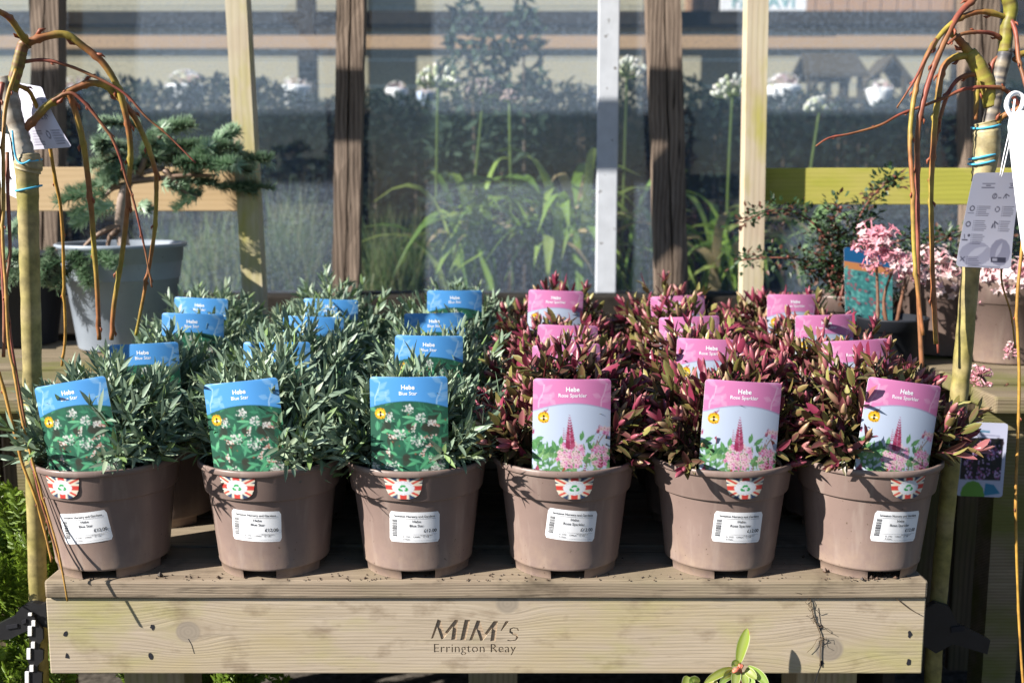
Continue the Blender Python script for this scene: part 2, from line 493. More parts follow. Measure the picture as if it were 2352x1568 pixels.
def paint_blue():
    rg = random.Random(5); p = Paint(CW, CH); H = CH / CW
    p.fill(np.ones_like(p.x, bool), (92, 172, 246))
    g = 1 - np.abs(p.x - .5) * 1.0
    p.a = p.a * (0.86 + 0.14 * g[..., None])
    sprig(p, .065, .37, .72, (190, 222, 252), .8); sprig(p, .865, .38, .72, (190, 222, 252), .8)
    arc = .315 + (.5 - .0) * 0.0 + .36 * (p.x - .5) ** 2 - .0
    low = p.y > arc
    keep = p.a.copy()
    p.fill(low, (44, 96, 76))
    for k in range(60):
        p.disc(rg.random(), rg.uniform(.3, H), rg.uniform(.03, .09), rg.choice([(26, 60, 50), (46, 112, 84), (60, 54, 46), (40, 100, 78)]), .6)
    for k in range(84):
        c = rg.choice([(80, 158, 118), (58, 132, 98), (88, 172, 122), (48, 112, 86), (110, 190, 140)])
        p.leaf(rg.random(), rg.uniform(.34, H), rg.uniform(0, 6.28), rg.uniform(.11, .21), rg.uniform(.035, .062), c, .9, tuple(min(255, x + 35) for x in c))

    def cluster(x, y, r):
        for k in range(34):
            t = rg.uniform(0, 6.28); q = r * rg.random() ** .65
            v = rg.randint(196, 246); p.disc(x + q * math.cos(t), y + q * math.sin(t) * .9, rg.uniform(.007, .015), (v, v, v - rg.randint(0, 12)), .85)
        for k in range(9):
            t = rg.uniform(0, 6.28); q = r * rg.random(); p.disc(x + q * math.cos(t), y + q * math.sin(t), .008, (150, 140, 150), .7)

    def spike(x, y, an, ln):
        for k in range(26):
            t = rg.random(); wv = (1 - t) * .03 + .006; s = rg.uniform(-wv, wv)
            p.disc(x + math.cos(an) * t * ln - math.sin(an) * s, y + math.sin(an) * t * ln + math.cos(an) * s, .009, rg.choice([(226, 214, 205), (196, 130, 118), (236, 230, 224)]), .95)
    for (x, y, r) in [(.5, .42, .075), (.66, .53, .075), (.25, .52, .075), (.38, .74, .09), (.62, .82, .09), (.28, 1.16, .10), (.05, 1.18, .07), (.90, 1.12, .08), (.72, 1.26, .08), (.83, 1.2, .06), (.80, .60, .05)]:
        cluster(x, y, r)
    for (x, y, an, ln) in [(.22, .76, 0.2, .15), (.54, .72, -1.1, .14), (.70, .80, -.3, .17), (.66, 1.02, -1.0, .12), (.83, .86, 2.8, .12), (.75, 1.03, .4, .12), (.22, .93, 1.2, .10), (.82, .58, .7, .10), (.85, 1.3, .6, .1)]:
        spike(x, y, an, ln)
    for k in range(9):
        p.disc(rg.random(), rg.uniform(.4, H), .014, (150, 92, 66), .8)
    p.a[~low] = keep[~low]
    edge = (np.abs(p.y - arc) < .006); p.fill(edge, (40, 90, 110), .5)
    badge(p, .14, .475, .074)
    return p.done()


def paint_pink():
    rg = random.Random(8); p = Paint(CW, CH); H = CH / CW
    p.fill(np.ones_like(p.x, bool), (236, 142, 198))
    g = 1 - np.abs(p.x - .45) * 1.0
    p.a = p.a * (0.90 + 0.10 * g[..., None])
    sprig(p, .075, .38, .72, (247, 205, 230), .75); sprig(p, .875, .36, .72, (247, 205, 230), .75)
    arc = .318 + .40 * (p.x - .52) ** 2
    low = p.y > arc; keep = p.a.copy()
    p.fill(low, (203, 216, 240))
    for k in range(120):
        x = rg.random(); y = lerp(.95, H + .05, rg.random() ** .7) - abs(x - .5) * .15
        if y < .72: continue
        c = rg.choice([(84, 140, 82), (108, 160, 100), (66, 118, 74), (128, 172, 112), (96, 140, 88)])
        p.leaf(x, y, rg.uniform(-2.6, -.5), rg.uniform(.1, .2), rg.uniform(.035, .07), c, .95, tuple(min(255, v + 25) for v in c))
    for k in range(26):
        x = rg.choice([rg.uniform(0, .3), rg.uniform(.6, 1)]); y = rg.uniform(1.0, H)
        p.disc(x, y, rg.uniform(.012, .028), (212, 220, 240), .9)
    for (x, y, a, l) in [(.02, .80, -.35, .14), (.68, .82, -.7, .16), (.62, .80, -1.4, .14), (.36, .88, -1.5, .15), (.3, .92, -1.9, .14), (.07, .95, -.9, .15), (.05, .92, -1.8, .12)]:
        p.leaf(x, y, a, l, .06, (92, 150, 92), 1, (130, 180, 120))
    p.line([(.36, H), (.45, 1.08)], .022, (168, 84, 66))
    p.line([(.82, .86), (.95, .68)], .012, (150, 120, 100)); p.line([(.8, .9), (.85, .74)], .01, (150, 110, 100))

    def blooms(x, y, rx, ry, n):
        for k in range(n):
            t = rg.uniform(0, 6.28); q = math.sqrt(rg.random())
            X = x + rx * q * math.cos(t); Y = y + ry * q * math.sin(t)
            c = rg.choice([(240, 176, 214), (228, 140, 190), (246, 206, 222), (238, 214, 212), (226, 196, 196)])
            for a in range(4):
                p.leaf(X, Y, a * 1.57 + t, .036, .022, c, .95)
            p.disc(X, Y, .007, (150, 60, 90), .9)
    blooms(.50, .94, .17, .13, 62); blooms(.47, 1.05, .17, .10, 44); blooms(.88, 1.0, .13, .14, 45); blooms(.92, .68, .08, .05, 14)

    def budspike(x0, y0, x1, y1, w0, n, dk=(122, 36, 62)):
        for k in range(n):
            t = k / (n - 1); X = lerp(x0, x1, t); Y = lerp(y0, y1, t); wv = lerp(w0, .012, t ** 1.3)
            for s in (-1, 1):
                p.leaf(X, Y, -1.57 + s * .8, wv * 1.05, wv * .62, rg.choice([dk, (158, 56, 90), (184, 86, 120)]), 1)
    budspike(.485, .90, .47, .47, .085, 13, (160, 50, 92)); budspike(.40, .78, .40, .64, .022, 6, (170, 90, 110))
    budspike(.84, .70, .86, .60, .028, 6); budspike(.06, H - .02, .07, 1.12, .05, 8); budspike(.88, 1.15, .9, .98, .05, 5, (130, 50, 54)); budspike(.67, 1.22, .69, 1.06, .03, 6, (140, 60, 60))
    budspike(.13, .46, .19, .39, .03, 5); budspike(.0, .72, .02, .66, .035, 4)
    for k in range(14): p.disc(rg.uniform(.6, .95), rg.uniform(.7, .95), .005, (40, 40, 70), .9)
    p.a[~low] = keep[~low]
    edge = (np.abs(p.y - arc) < .008); p.fill(edge, (176, 172, 204), .9)
    badge(p, .14, .50, .074)
    return p.done()


def paint_flag():
    p = Paint(44, 36, 4); H = 36 / 44
    p.fill(np.ones_like(p.x, bool), (62, 78, 112))
    cx, cy = .5, .40
    for (x, y) in [(0, .02), (1, .02), (0, .78), (1, .78)]:
        p.line([(cx, cy), (lerp(cx, x, 1.4), lerp(cy, y, 1.4))], .20, (246, 238, 216))
    p.fill(np.abs(p.y - cy) < .17, (246, 238, 216)); p.fill(np.abs(p.x - cx) < .15, (246, 238, 216))
    for (x, y) in [(0, .02), (1, .02), (0, .78), (1, .78)]:
        p.line([(cx, cy), (lerp(cx, x, 1.4), lerp(cy, y, 1.4))], .07, (226, 92, 80))
    p.fill(np.abs(p.y - cy) < .085, (222, 78, 70)); p.fill(np.abs(p.x - cx) < .085, (222, 78, 70))
    p.disc(cx, cy, .285, (240, 244, 252))
    for k in range(22):
        t = k / 22 * 6.283
        if abs(math.sin(t)) < .35: continue
        p.line([(cx + math.cos(t) * .215, cy + math.sin(t) * .215), (cx + math.cos(t) * .255, cy + math.sin(t) * .255)], .018, (186, 196, 210), .8)
    tri = lambda r, o=0: [(cx + r * math.cos(R(-90 + 120 * k + o)), cy + .02 + r * math.sin(R(-90 + 120 * k + o))) for k in range(3)]
    T_ = tri(.20); t_ = tri(.085)
    hexa = []
    for k in range(3):
        a, b_, c_ = T_[k - 1], T_[k], T_[(k + 1) % 3]
        hexa += [(lerp(b_[0], a[0], .22), lerp(b_[1], a[1], .22)), (lerp(b_[0], c_[0], .22), lerp(b_[1], c_[1], .22))]
    p.poly(hexa, (56, 168, 88)); p.poly(t_, (240, 244, 252))
    for k in range(3):
        a = R(-90 + 120 * k + 48); p.line([(cx, cy + .02), (cx + .2 * math.cos(a), cy + .02 + .2 * math.sin(a))], .035, (240, 244, 252))
    return p.done()


def paint_dark():
    rg = random.Random(3); p = Paint(64, 84, 3); H = 84 / 64
    p.fill(np.ones_like(p.x, bool), (206, 208, 232))
    p.fill((p.y > .28) & (p.y < 1.02) & (p.x < .93) & (p.x > .05), (28, 24, 30))
    for k in range(34): p.disc(rg.uniform(.08, .9), rg.uniform(.3, 1.0), rg.uniform(.03, .07), rg.choice([(40, 44, 34), (54, 36, 40), (22, 22, 26)]), .7)
    for (x, y, r) in [(.55, .40, .12), (.78, .50, .13), (.3, .5, .12), (.68, .58, .1), (.22, .75, .1), (.55, .82, .17), (.85, .9, .1), (.25, .95, .08), (.5, .96, .09)]:
        for k in range(26):
            t = rg.uniform(0, 6.28); q = r * math.sqrt(rg.random())
            p.disc(x + q * math.cos(t), y + q * math.sin(t), .02, rg.choice([(196, 160, 214), (168, 120, 190), (214, 184, 226), (150, 70, 120)]), .9)
    p.fill((p.y > 1.02) & (p.y < 1.06), (206, 208, 232))
    p.disc(.35, 1.30, .26, (112, 168, 60)); p.poly([(.62, 1.08), (.8, 1.10), (.95, 1.25), (.6, 1.3)], (52, 140, 178))
    p.line([(.35, .16), (.62, .17)], .035, (60, 120, 150), .8); p.line([(.25, .22), (.85, .24)], .02, (140, 140, 170), .8)
    return p.done()


def paint_teal():
    rg = random.Random(4); p = Paint(50, 70, 3); H = 1.4
    p.fill(np.ones_like(p.x, bool), (28, 98, 150)); p.fill(p.y > .28, (206, 140, 90)); p.fill(p.y > .42, (70, 140, 140))
    for k in range(260):
        p.leaf(rg.random(), rg.uniform(.42, H), rg.uniform(0, 6.28), .09, .05, rg.choice([(92, 170, 168), (60, 120, 124), (120, 190, 184), (52, 84, 96), (170, 96, 110)]), .95)
    return p.done()


def paint_grey():
    rg = random.Random(2); p = Paint(74, 124, 3); H = 124 / 74
    ink = (84, 82, 100)
    p.fill(np.ones_like(p.x, bool), (214, 212, 228))
    p.disc(.32, 1.44, .30, (176, 174, 194), 1, .22); p.disc(.78, 1.40, .2, (158, 156, 178), 1, .24)
    p.leaf(.18, 1.5, -.5, .4, .14, (206, 204, 220)); p.leaf(.7, 1.5, -1.2, .3, .08, (196, 194, 212))
    for (x, y, w_) in [(.22, .20, .26), (.30, .235, .10), (.22, .27, .26), (.78, .20, .2), (.80, .235, .12), (.78, .27, .16)]:
        p.line([(x, y), (x + w_, y)], .016, ink, .8)
    p.fill((np.hypot(p.x - .52, p.y - .42) < .05) & (np.hypot(p.x - .52, p.y - .42) > .035), ink)
    p.fill((np.hypot(p.x - .52, p.y - .42) < .022) & (np.hypot(p.x - .52, p.y - .42) > .012), ink)
    p.line([(.58, .45), (.66, .45)], .014, ink); p.line([(.70, .46), (.74, .38), (.76, .46)], .016, ink); p.line([(.74, .38), (.82, .42)], .016, ink)

    def blk(x, y, n):
        for k in range(n): p.line([(x, y + k * .033), (x + rg.uniform(.16, .24), y + k * .033)], .013, ink, .65); p.disc(x - .02, y + k * .033, .008, ink, .8)
    for (x, y, n) in [(.24, .60, 6), (.74, .60, 6), (.22, .86, 6), (.72, .86, 6), (.22, 1.10, 6), (.2, 1.50, 5)]: blk(x, y, n)
    for (x, y) in [(.12, .64), (.10, .92)]:
        rr = np.hypot(p.x - x, p.y - y); p.fill((rr < .05) & (rr > .032), ink)
    p.line([(.05, .72), (.17, .72)], .012, ink); rr = np.hypot(p.x - .62, p.y - .65); p.fill((rr < .05) & (rr > .035), ink)
    p.line([(.56, .98), (.60, .86), (.63, .98)], .02, ink); p.line([(.60, .86), (.68, .91)], .02, ink)
    p.disc(.15, 1.12, .025, ink); p.line([(.03, 1.2), (.14, 1.2)], .02, ink); p.line([(.06, 1.1), (.08, 1.18)], .014, ink)
    p.line([(.06, 1.50), (.14, 1.58)], .016, ink); p.line([(.14, 1.50), (.06, 1.58)], .016, ink)
    p.line([(.62, 1.53), (.90, 1.53)], .09, (70, 68, 86)); p.line([(.65, 1.53), (.74, 1.53)], .05, (180, 178, 196))
    p.line([(.2, 1.66), (.8, 1.66)], .012, ink, .7)
    return p.done()


def card_mesh(name, img, W_, H_, rad=0.005, thick=0.0006, bow=0.0):
    """rounded card standing on its lower edge: printed front (towards -y) with colours at each point of a fine grid"""
    h, w_ = img.shape[:2]; mb = MB(); rad = max(rad, 1e-5)
    vs = []; cs = []
    for i in range(h + 1):
        v = i / h; z = H_ * (1 - v)
        e = 0.0
        dz = min(z, H_ - z)
        if dz < rad: e = rad - math.sqrt(max(0, rad * rad - (rad - dz) ** 2))
        for j in range(w_ + 1):
            u = j / w_; x = -W_ / 2 + e + (W_ - 2 * e) * u
            vs.append((x, -bow * (1 - (2 * u - 1) ** 2), z))
            ii = min(h - 1, i); jj = min(w_ - 1, int(max(0, min(w_ - 1, (x + W_ / 2) / W_ * w_))))
            cs.append(tuple(img[ii, jj]))
    n = w_ + 1
    fs = [(i * n + j, (i + 1) * n + j, (i + 1) * n + j + 1, i * n + j + 1) for i in range(h) for j in range(w_)]
    mb.add(vs, fs, cs)
    # white back and edge
    rim = [j for j in range(n)] + [i * n + n - 1 for i in range(1, h + 1)] + [h * n + j for j in range(n - 2, -1, -1)] + [i * n for i in range(h - 1, 0, -1)]
    bv = [(vs[k][0], vs[k][1] + thick, vs[k][2]) for k in rim]; m = len(rim)
    fv = [(vs[k][0], vs[k][1], vs[k][2]) for k in rim]
    mb.add(fv + bv, [tuple(range(m, 2 * m))] + [(k, (k + 1) % m, (k + 1) % m + m, k + m) for k in range(m)], (.8, .8, .82))
    return mb.mesh(name)


# ================================================================== SETTING
g = MB(); g.add([(-60, -30, 0), (60, -30, 0), (60, 90, 0), (-60, 90, 0)], [(0, 1, 2, 3)])
tag(g.build('ground', M['ground'], None, False), 'dark gravel ground under and around the tables', None, None, 'structure')

# ================================================================== display table with the lettered front board
TZ = 0.45
xl = P(104, 1372, 0).x; xr = P(2128, 1372, 0).x
TB = thing('display_table', ((xl + xr) / 2, 0.4, 0), 'low timber display table with lettered front board carrying the hebe pots', 'table')
ZB = 0.308; ZJ = TZ - 0.027
# front board with routed lettering
bm_ = MB(); bm_.box((xl, 0.0, ZB), (xr, 0.042, ZJ - 0.0015), ch=0.0022)
board = bm_.build('front_board', M['board'], None, False)
cut = MB(); floor_ = MB()


def engrave(s, px, py, size, bold, shear, spacing=1.0):
    c = P(px, py, 0)
    vs, fs = text_geo(s, size, bold, shear, 'CENTER', 0.5, spacing)
    zs = [v[2] for v in vs]
    cut.add([(c.x + v[0], -0.002 + (0.0045 if v[2] < 0 else 0.0), c.z + v[1]) for v in vs], fs)
    vs, fs = text_geo(s, size, bold, shear, 'CENTER', 0.0, spacing)
    floor_.add([(c.x + v[0], 0.00235, c.z + v[1]) for v in vs], fs)


def carve(outl):
    pts = [P((1000 + x / 7.84) * .9408, (1480 + y / 7.84) * .9408, 0) for x, y in outl]
    ar = sum(a.x * b.z - b.x * a.z for a, b in zip(pts, pts[1:] + pts[:1]))
    if ar < 0: pts = pts[::-1]
    cut.prism([(p.x, -0.002, p.z) for p in pts], 0.0045)
    floor_.add([(p.x, 0.00235, p.z) for p in pts], [tuple(range(len(pts)))])


carve([(410, 610), (535, 240), (595, 262), (668, 500), (865, 250), (925, 250), (897, 635), (795, 635), (828, 395), (640, 625), (605, 625), (530, 395), (450, 610)])
carve([(1055, 250), (1160, 250), (1075, 640), (968, 640)])
carve([(1140, 645), (1285, 260), (1345, 265), (1430, 520), (1610, 275), (1690, 275), (1645, 660), (1545, 660), (1575, 425), (1400, 655), (1355, 655), (1280, 430), (1200, 645)])
carve([(1740, 460), (1830, 285), (1870, 270), (1905, 290), (1760, 465)])
sl_ = [(2088, 462), (2062, 418), (1990, 404), (1928, 432), (1925, 480), (1985, 515), (2048, 545), (2062, 595), (2030, 640), (1950, 655), (1872, 640)]
wl_ = [24, 22, 24, 36, 40, 42, 44, 40, 30, 24, 20]
le = []; ri = []
for i, (x, y) in enumerate(sl_):
    a = sl_[max(0, i - 1)]; b = sl_[min(len(sl_) - 1, i + 1)]; d = math.hypot(b[0] - a[0], b[1] - a[1]); nx, ny = -(b[1] - a[1]) / d, (b[0] - a[0]) / d
    le.append((x + nx * wl_[i] / 2, y + ny * wl_[i] / 2)); ri.append((x - nx * wl_[i] / 2, y - ny * wl_[i] / 2))
carve(le + ri[::-1])
engrave("Errington Reay", 1090, 1497, 0.0185, 0.0, 0.0, 1.06)
cutme = cut.mesh('cutter'); cuto = bpy.data.objects.new('cutter', cutme); col.objects.link(cuto)
bmm = bmesh.new(); bmm.from_mesh(cutme); bmesh.ops.recalc_face_normals(bmm, faces=bmm.faces); bmm.to_mesh(cutme); bmm.free()
md = board.modifiers.new('cut', 'BOOLEAN'); md.operation = 'DIFFERENCE'; md.object = cuto; md.solver = 'EXACT'
dg = bpy.context.evaluated_depsgraph_get(); dg.update()
nm = bpy.data.meshes.new_from_object(board.evaluated_get(dg))
board.modifiers.clear(); old = board.data
if len(nm.vertices) > 60: board.data = nm
bpy.data.objects.remove(cuto)
board.data.name = 'front_board'
# rest the board under the table (keep world coordinates)
board.parent = TB; board.matrix_parent_inverse = Matrix.Translation(-TB.location)
fo = floor_.build('routed_lettering', M['burn'], None, False)
fo.parent = board
rng = random.Random(1)
# nail / screw holes and bark-edge gouges on the board
hm = MB()
for (px, py) in [(150, 1454), (155, 1506), (349, 1438), (346, 1506), (2089, 1456), (2087, 1520), (1886, 1522), (1884, 1440)]:
    c = P(px, py, 0); k = rng.randint(7, 9); pts = []
    for i in range(k):
        t = 2 * math.pi * i / k; r = rng.uniform(0.0022, 0.0052)
        pts.append((c.x + r * math.cos(t) * .8, -0.0006, c.z + r * 1.25 * math.sin(t)))
    one = MB(); one.add([(c.x, -0.0006, c.z)] + pts, [(0, i + 1, (i + 1) % k + 1) for i in range(k)])
    h_ = one.build('nail_hole', M['ink'], None, False); h_.parent = board
cr_ = MB()
for (pa, wv) in [([(1888, 1522), (1880, 1540), (1872, 1566), (1868, 1590)], .0006), ([(1880, 1395), (1884, 1425), (1887, 1442)], .0005), ([(432, 1466), (440, 1480), (446, 1500)], .0004)]:
    q = [P(x, y, -.0004) for x, y in pa]
    cr_.add([v for p in q for v in (p + Vector((-wv, 0, 0)), p + Vector((wv, 0, 0)))], [(2 * i, 2 * i + 1, 2 * i + 3, 2 * i + 2) for i in range(len(q) - 1)])
ck_ = cr_.build('split', M['ink'], None, False); ck_.parent = board; tag(ck_, kind='stuff')
# dried root stuck on the front
rt = MB(); rr = random.Random(4)
path = [(1838, 1345), (1862, 1372), (1868, 1410), (1880, 1440), (1888, 1462), (1884, 1500), (1882, 1530)]
pts = []
for i, (a, b) in enumerate(path): pts.append(P(a + rr.uniform(-3, 3), b, -0.002))
rt.tube(crom(pts, 4), [0.0007] * 24 + [0.0004], 5)
for k in range(16):
    i = rr.randrange(len(pts) - 2); q = [pts[i] + Vector((0, -.001, 0))]
    for s in range(4): q.append(q[-1] + Vector((rr.uniform(-.007, .009), rr.uniform(-.0015, .0008), rr.uniform(-.008, .003))))
    rt.tube(q, [0.00035] * len(q), 4)
q = [P(1985, 1325, -.003), P(2020, 1345, -.003), P(2060, 1375, -.003), P(2090, 1398, -.003), P(2112, 1410, -.003)]
rt.tube(crom(q, 4), 0.0006, 4)
ro = rt.build('dried_root', plain('root_brown', (0.10, 0.07, 0.045), 0.9, 0.1, 0.3, 80), None)
tag(ro, 'wispy dried root hanging down the front board below the rightmost pot', 'root')
# top planks
py_ = -0.006
for i in range(6):
    wv = 0.142; b = MB()
    b.box((xl + rng.uniform(-.002, .003), py_, ZJ), (xr + rng.uniform(-.003, .002), py_ + wv, TZ + (0 if i == 0 else rng.uniform(-.002, 0))), ch=0.004)
    b.build('top_plank', M['plank'], TB, False)
    py_ += wv + 0.011
for (px, yy) in [(325, .05), (325, .72), (1925, .05), (1925, .72), (1120, .40)]:
    c = P(px, 1560, 0); b = MB(); b.box((c.x - .045, yy, 0.003), (c.x + .045, yy + .09, ZB if yy > .1 else ZJ - .004), ch=0.003)
    b.build('leg', M['leg'], TB, False)
for (x0, s) in [(xl, 1), (xr, -1)]:
    b = MB(); b.box((min(x0 + s * .006, x0 + s * .04), .0435, ZB + .02), (max(x0 + s * .006, x0 + s * .04), .86, ZJ - .0015), ch=.002); b.build('side_board', M['leg'], TB, False)
for k in range(4):  # dark boards added to keep low sun from passing under the table
    b = MB(); b.box((xr - .034, .06 + k * .2, .004), (xr - .016, .252 + k * .2, ZB + .018)); b.build('added_sun_block', M['old'], TB, False)
b = MB(); b.box((xl + .05, .86, ZB + .02), (xr - .05, .895, ZJ - .0015), ch=.002); b.build('back_board', M['leg'], TB, False)

# ================================================================== hebes
POT_H = 0.155
PROF = [(0.0765, 0.0), (0.0782, 0.0125), (0.0800, 0.0132), (0.0806, 0.016), (0.0802, 0.0172), (0.0915, 0.1165), (0.0920, 0.1187), (0.0962, 0.1193),
        (0.0966, 0.1203), (0.1010, 0.1542), (0.1014, 0.1553), (0.1046, 0.1556), (0.1056, 0.1568), (0.1056, 0.1632), (0.1046, 0.1643), (0.1012, 0.1643), (0.1004, 0.1627), (0.0975, 0.132)]
KR, KZ = 1.0, 1.0


def pot_r(z):
    for (r0, z0), (r1, z1) in zip(PROF, PROF[1:]):
        if z0 <= z <= z1 and z1 > z0: return lerp(r0, r1, (z - z0) / (z1 - z0))
    return 0.09


def pot_mesh():
    mb = MB()
    notch = lambda i, d: i == 0 and min(abs((d - c + 180) % 360 - 180) for c in (0, 90, 180, 270)) < 17
    mb.lathe(PROF, 120, skip=notch)
    mb.lathe([(0.0005, 0.0115), (0.0778, 0.0115)], 60)
    return mb.mesh('pot')


POT = pot_mesh()
sm = MB(); rs = random.Random(3)
N = 40
vs = [(0, 0, 0.149)]; fs = []
for k in range(1, 9):
    for j in range(N):
        t = 2 * math.pi * j / N; r = 0.0985 * k / 8
        vs.append((r * math.cos(t), r * math.sin(t), 0.147 + rs.uniform(-.004, .004) * (k < 8)))
for j in range(N): fs.append((0, 1 + j, 1 + (j + 1) % N))
for k in range(7):
    for j in range(N): fs.append((1 + k * N + j, 1 + (k + 1) * N + j, 1 + (k + 1) * N + (j + 1) % N, 1 + k * N + (j + 1) % N))
sm.add(vs, fs); SOIL = sm.mesh('soil')


def leaf_geo(mb, base, d, up, ln, wd, c0, c1, curl=0.25, fold=0.25, rib=None, seg=(0, .18, .42, .72, 1.0), prof=(.28, .82, 1.0, .62, .04)):
    """blade from base along d; up is the upper face's normal; curl>0 bends the tip down"""
    d = d.normalized(); side = d.cross(up); side.normalize(); nrm = side.cross(d)
    vs = []; cs = []
    for s, p in zip(seg, prof):
        ctr = base + d * (ln * (s - .18 * curl * s * s)) - nrm * (curl * ln * s * s * .6)
        hw = wd * .5 * p
        e = nrm * (hw * fold * 2)
        vs += [ctr - side * hw + e, ctr, ctr + side * hw + e]
        c = mixc(c0, c1, s)
        cr = rib if rib else c
        cs += [c, cr, c]
    fs = []
    for i in range(len(seg) - 1):
        a = i * 3
        fs += [(a, a + 3, a + 4, a + 1), (a + 1, a + 4, a + 5, a + 2)]
    mb.add(vs, fs, cs)


def bud_geo(mb, base, d, ln, wd, c0, c1):
    k = 6; pts = []; rad = []; cc = []
    for i in range(k):
        s = i / (k - 1); pts.append(base + d * (ln * s)); rad.append(max(.0003, wd * .5 * math.sin(math.pi * min(.97, .12 + s * .85)) ** .8)); cc.append(mixc(c0, c1, s))
    mb.tube(pts, rad, 6, cc)


def one_shoot(mb, kind, rg, M4, ln, n):
    """a leafy stem along local +z, placed by M4"""
    Z = Vector((0, 0, 1)); tmp = MB()
    bend = Vector((rg.uniform(-.012, .012), rg.uniform(-.012, .012), 0))
    ctr = lambda s: Vector((0, 0, ln * s)) + bend * s * s
    th = rg.uniform(0, 6.28)
    if kind == 'blue':
        tmp.tube([ctr(i / 5) for i in range(6)], [0.0014, .0014, .0013, .0012, .001, .0006], 5, (.12, .14, .06), cap=False)
        for i in range(n):
            f = i / (n - 1); s = .10 + .90 * f; b = ctr(s)
            th += math.pi / 2 + rg.uniform(-.2, .2)
            tilt = lerp(R(80), R(24), f ** .9) + rg.uniform(-.12, .12)
            L = lerp(.027, .035, s) * rg.uniform(.85, 1.12) * (1 if i < n - 1 else .85)
            for sg in (0, math.pi):
                a = th + sg + rg.uniform(-.12, .12); out = Vector((math.cos(a), math.sin(a), 0)); tl = tilt + rg.uniform(-.12, .12)
                d = Z * math.cos(tl) + out * math.sin(tl); up = Z * math.sin(tl) - out * math.cos(tl)
                base = rg.choice([(.165, .255, .18), (.13, .205, .145), (.22, .31, .215), (.105, .175, .125), (.30, .37, .25), (.155, .25, .145)])
                if rg.random() < .10: base = (.15, .25, .06)
                tip = mixc(base, (.28, .33, .22), rg.uniform(0, .35))
                leaf_geo(tmp, b, d, up, L, rg.uniform(.0060, .0077), base, tip, rg.uniform(-.1, .35), rg.uniform(.05, .22), mixc(base, (.30, .35, .25), .35), (0, .15, .4, .72, 1.0), (.35, .85, 1.0, .74, .06))
        b = ctr(1.0)
        for q in range(2):
            a = th + q * math.pi + .7; out = Vector((math.cos(a), math.sin(a), 0)); d = (Z + out * .12).normalized()
            leaf_geo(tmp, b, d, (Z * .12 - out), rg.uniform(.016, .022), .0048, (.19, .25, .15), (.26, .31, .19), -.05, .45)
    else:
        tmp.tube([ctr(i / 5) for i in range(6)], [0.0016, .0016, .0015, .0013, .0012, .0008], 5, (.11, .02, .025), cap=False)
        dark = rg.random() < .3
        for i in range(n):
            f = i / (n - 1); s = .10 + .84 * f; b = ctr(s)
            th += math.pi / 2 + rg.uniform(-.2, .2)
            tilt = lerp(R(76), R(26), f ** .9) + rg.uniform(-.15, .15)
            for sg in (0, math.pi):
                a = th + sg + rg.uniform(-.2, .2); out = Vector((math.cos(a), math.sin(a), 0)); tl = tilt + rg.uniform(-.16, .16)
                d = Z * math.cos(tl) + out * math.sin(tl); up = Z * math.sin(tl) - out * math.cos(tl)
                L = rg.uniform(.024, .032)
                if f < .55: base = rg.choice([(.035, .06, .018), (.055, .085, .025), (.04, .05, .02), (.025, .035, .015), (.08, .10, .03)])
                elif f < .85: base = rg.choice([(.10, .12, .03), (.06, .03, .022), (.13, .14, .03), (.06, .08, .022), (.11, .02, .035), (.20, .21, .06), (.05, .03, .022), (.13, .02, .04), (.05, .07, .02), (.16, .14, .045)])
                else: base = rg.choice([(.24, .03, .07), (.16, .022, .05), (.28, .11, .11), (.11, .10, .03), (.30, .31, .09), (.085, .03, .03), (.22, .21, .06), (.14, .17, .04)])
                tip = mixc(base, rg.choice([(.34, .15, .12), (.08, .025, .025), (.30, .26, .11)]), rg.uniform(.05, .45))
                leaf_geo(tmp, b, d, up, L, rg.uniform(.0082, .0104), base, tip, rg.uniform(-.15, .3), rg.uniform(.12, .35), mixc(base, (.25, .03, .06), .3), (0, .18, .45, .75, 1.0), (.35, .85, 1.0, .82, .12))
        b = ctr(.94)
        for q in range(0 if dark else rg.choice([1, 1, 2])):
            a = th + q * 2.6 + .7; out = Vector((math.cos(a), math.sin(a), 0)); d = (Z + out * rg.uniform(.1, .5)).normalized()
            c0 = rg.choice([(.23, .025, .065), (.17, .022, .048), (.24, .05, .07)]); c1 = rg.choice([(.42, .20, .18), (.32, .08, .11), (.40, .30, .16)])
            bud_geo(tmp, b, d, rg.uniform(.024, .031), rg.uniform(.0072, .0092), c0, c1)
    mb.add([M4 @ Vector(v) for v in tmp.v], tmp.f, tmp.c)


def shoot(kind, seed):
    """a branchlet: one leading leafy stem and three side stems"""
    rg = random.Random(seed); mb = MB()
    one_shoot(mb, kind, rg, Matrix(), rg.uniform(.088, .102), 9 if kind == 'blue' else 7)
    a0 = rg.uniform(0, 6.28)
    for k in range(3):
        a = a0 + k * 2.1 + rg.uniform(-.4, .4); z = rg.uniform(.012, .04); tl = rg.uniform(.40, .75)
        M4 = Matrix.Translation((0, 0, z)) @ Matrix.Rotation(a, 4, 'Z') @ Matrix.Rotation(tl, 4, 'Y')
        one_shoot(mb, kind, rg, M4, rg.uniform(.048, .068), 5 if kind == 'blue' else 5)
    return mb.mesh('leafy_shoot')


SH = {k: [shoot(k, 100 + i) for i in range(9)] for k in ('blue', 'rose')}
for k in SH:
    for me in SH[k]:
        me.materials.append(M['leaf' if k == 'blue' else 'rleaf'])
        me.polygons.foreach_set('use_smooth', [True] * len(me.polygons))

BOW = .009
LBL = {'blue': card_mesh('label_card', paint_blue(), LW, LH, bow=BOW), 'rose': card_mesh('label_card', paint_pink(), LW, LH, bow=BOW)}
FLAG = paint_flag()


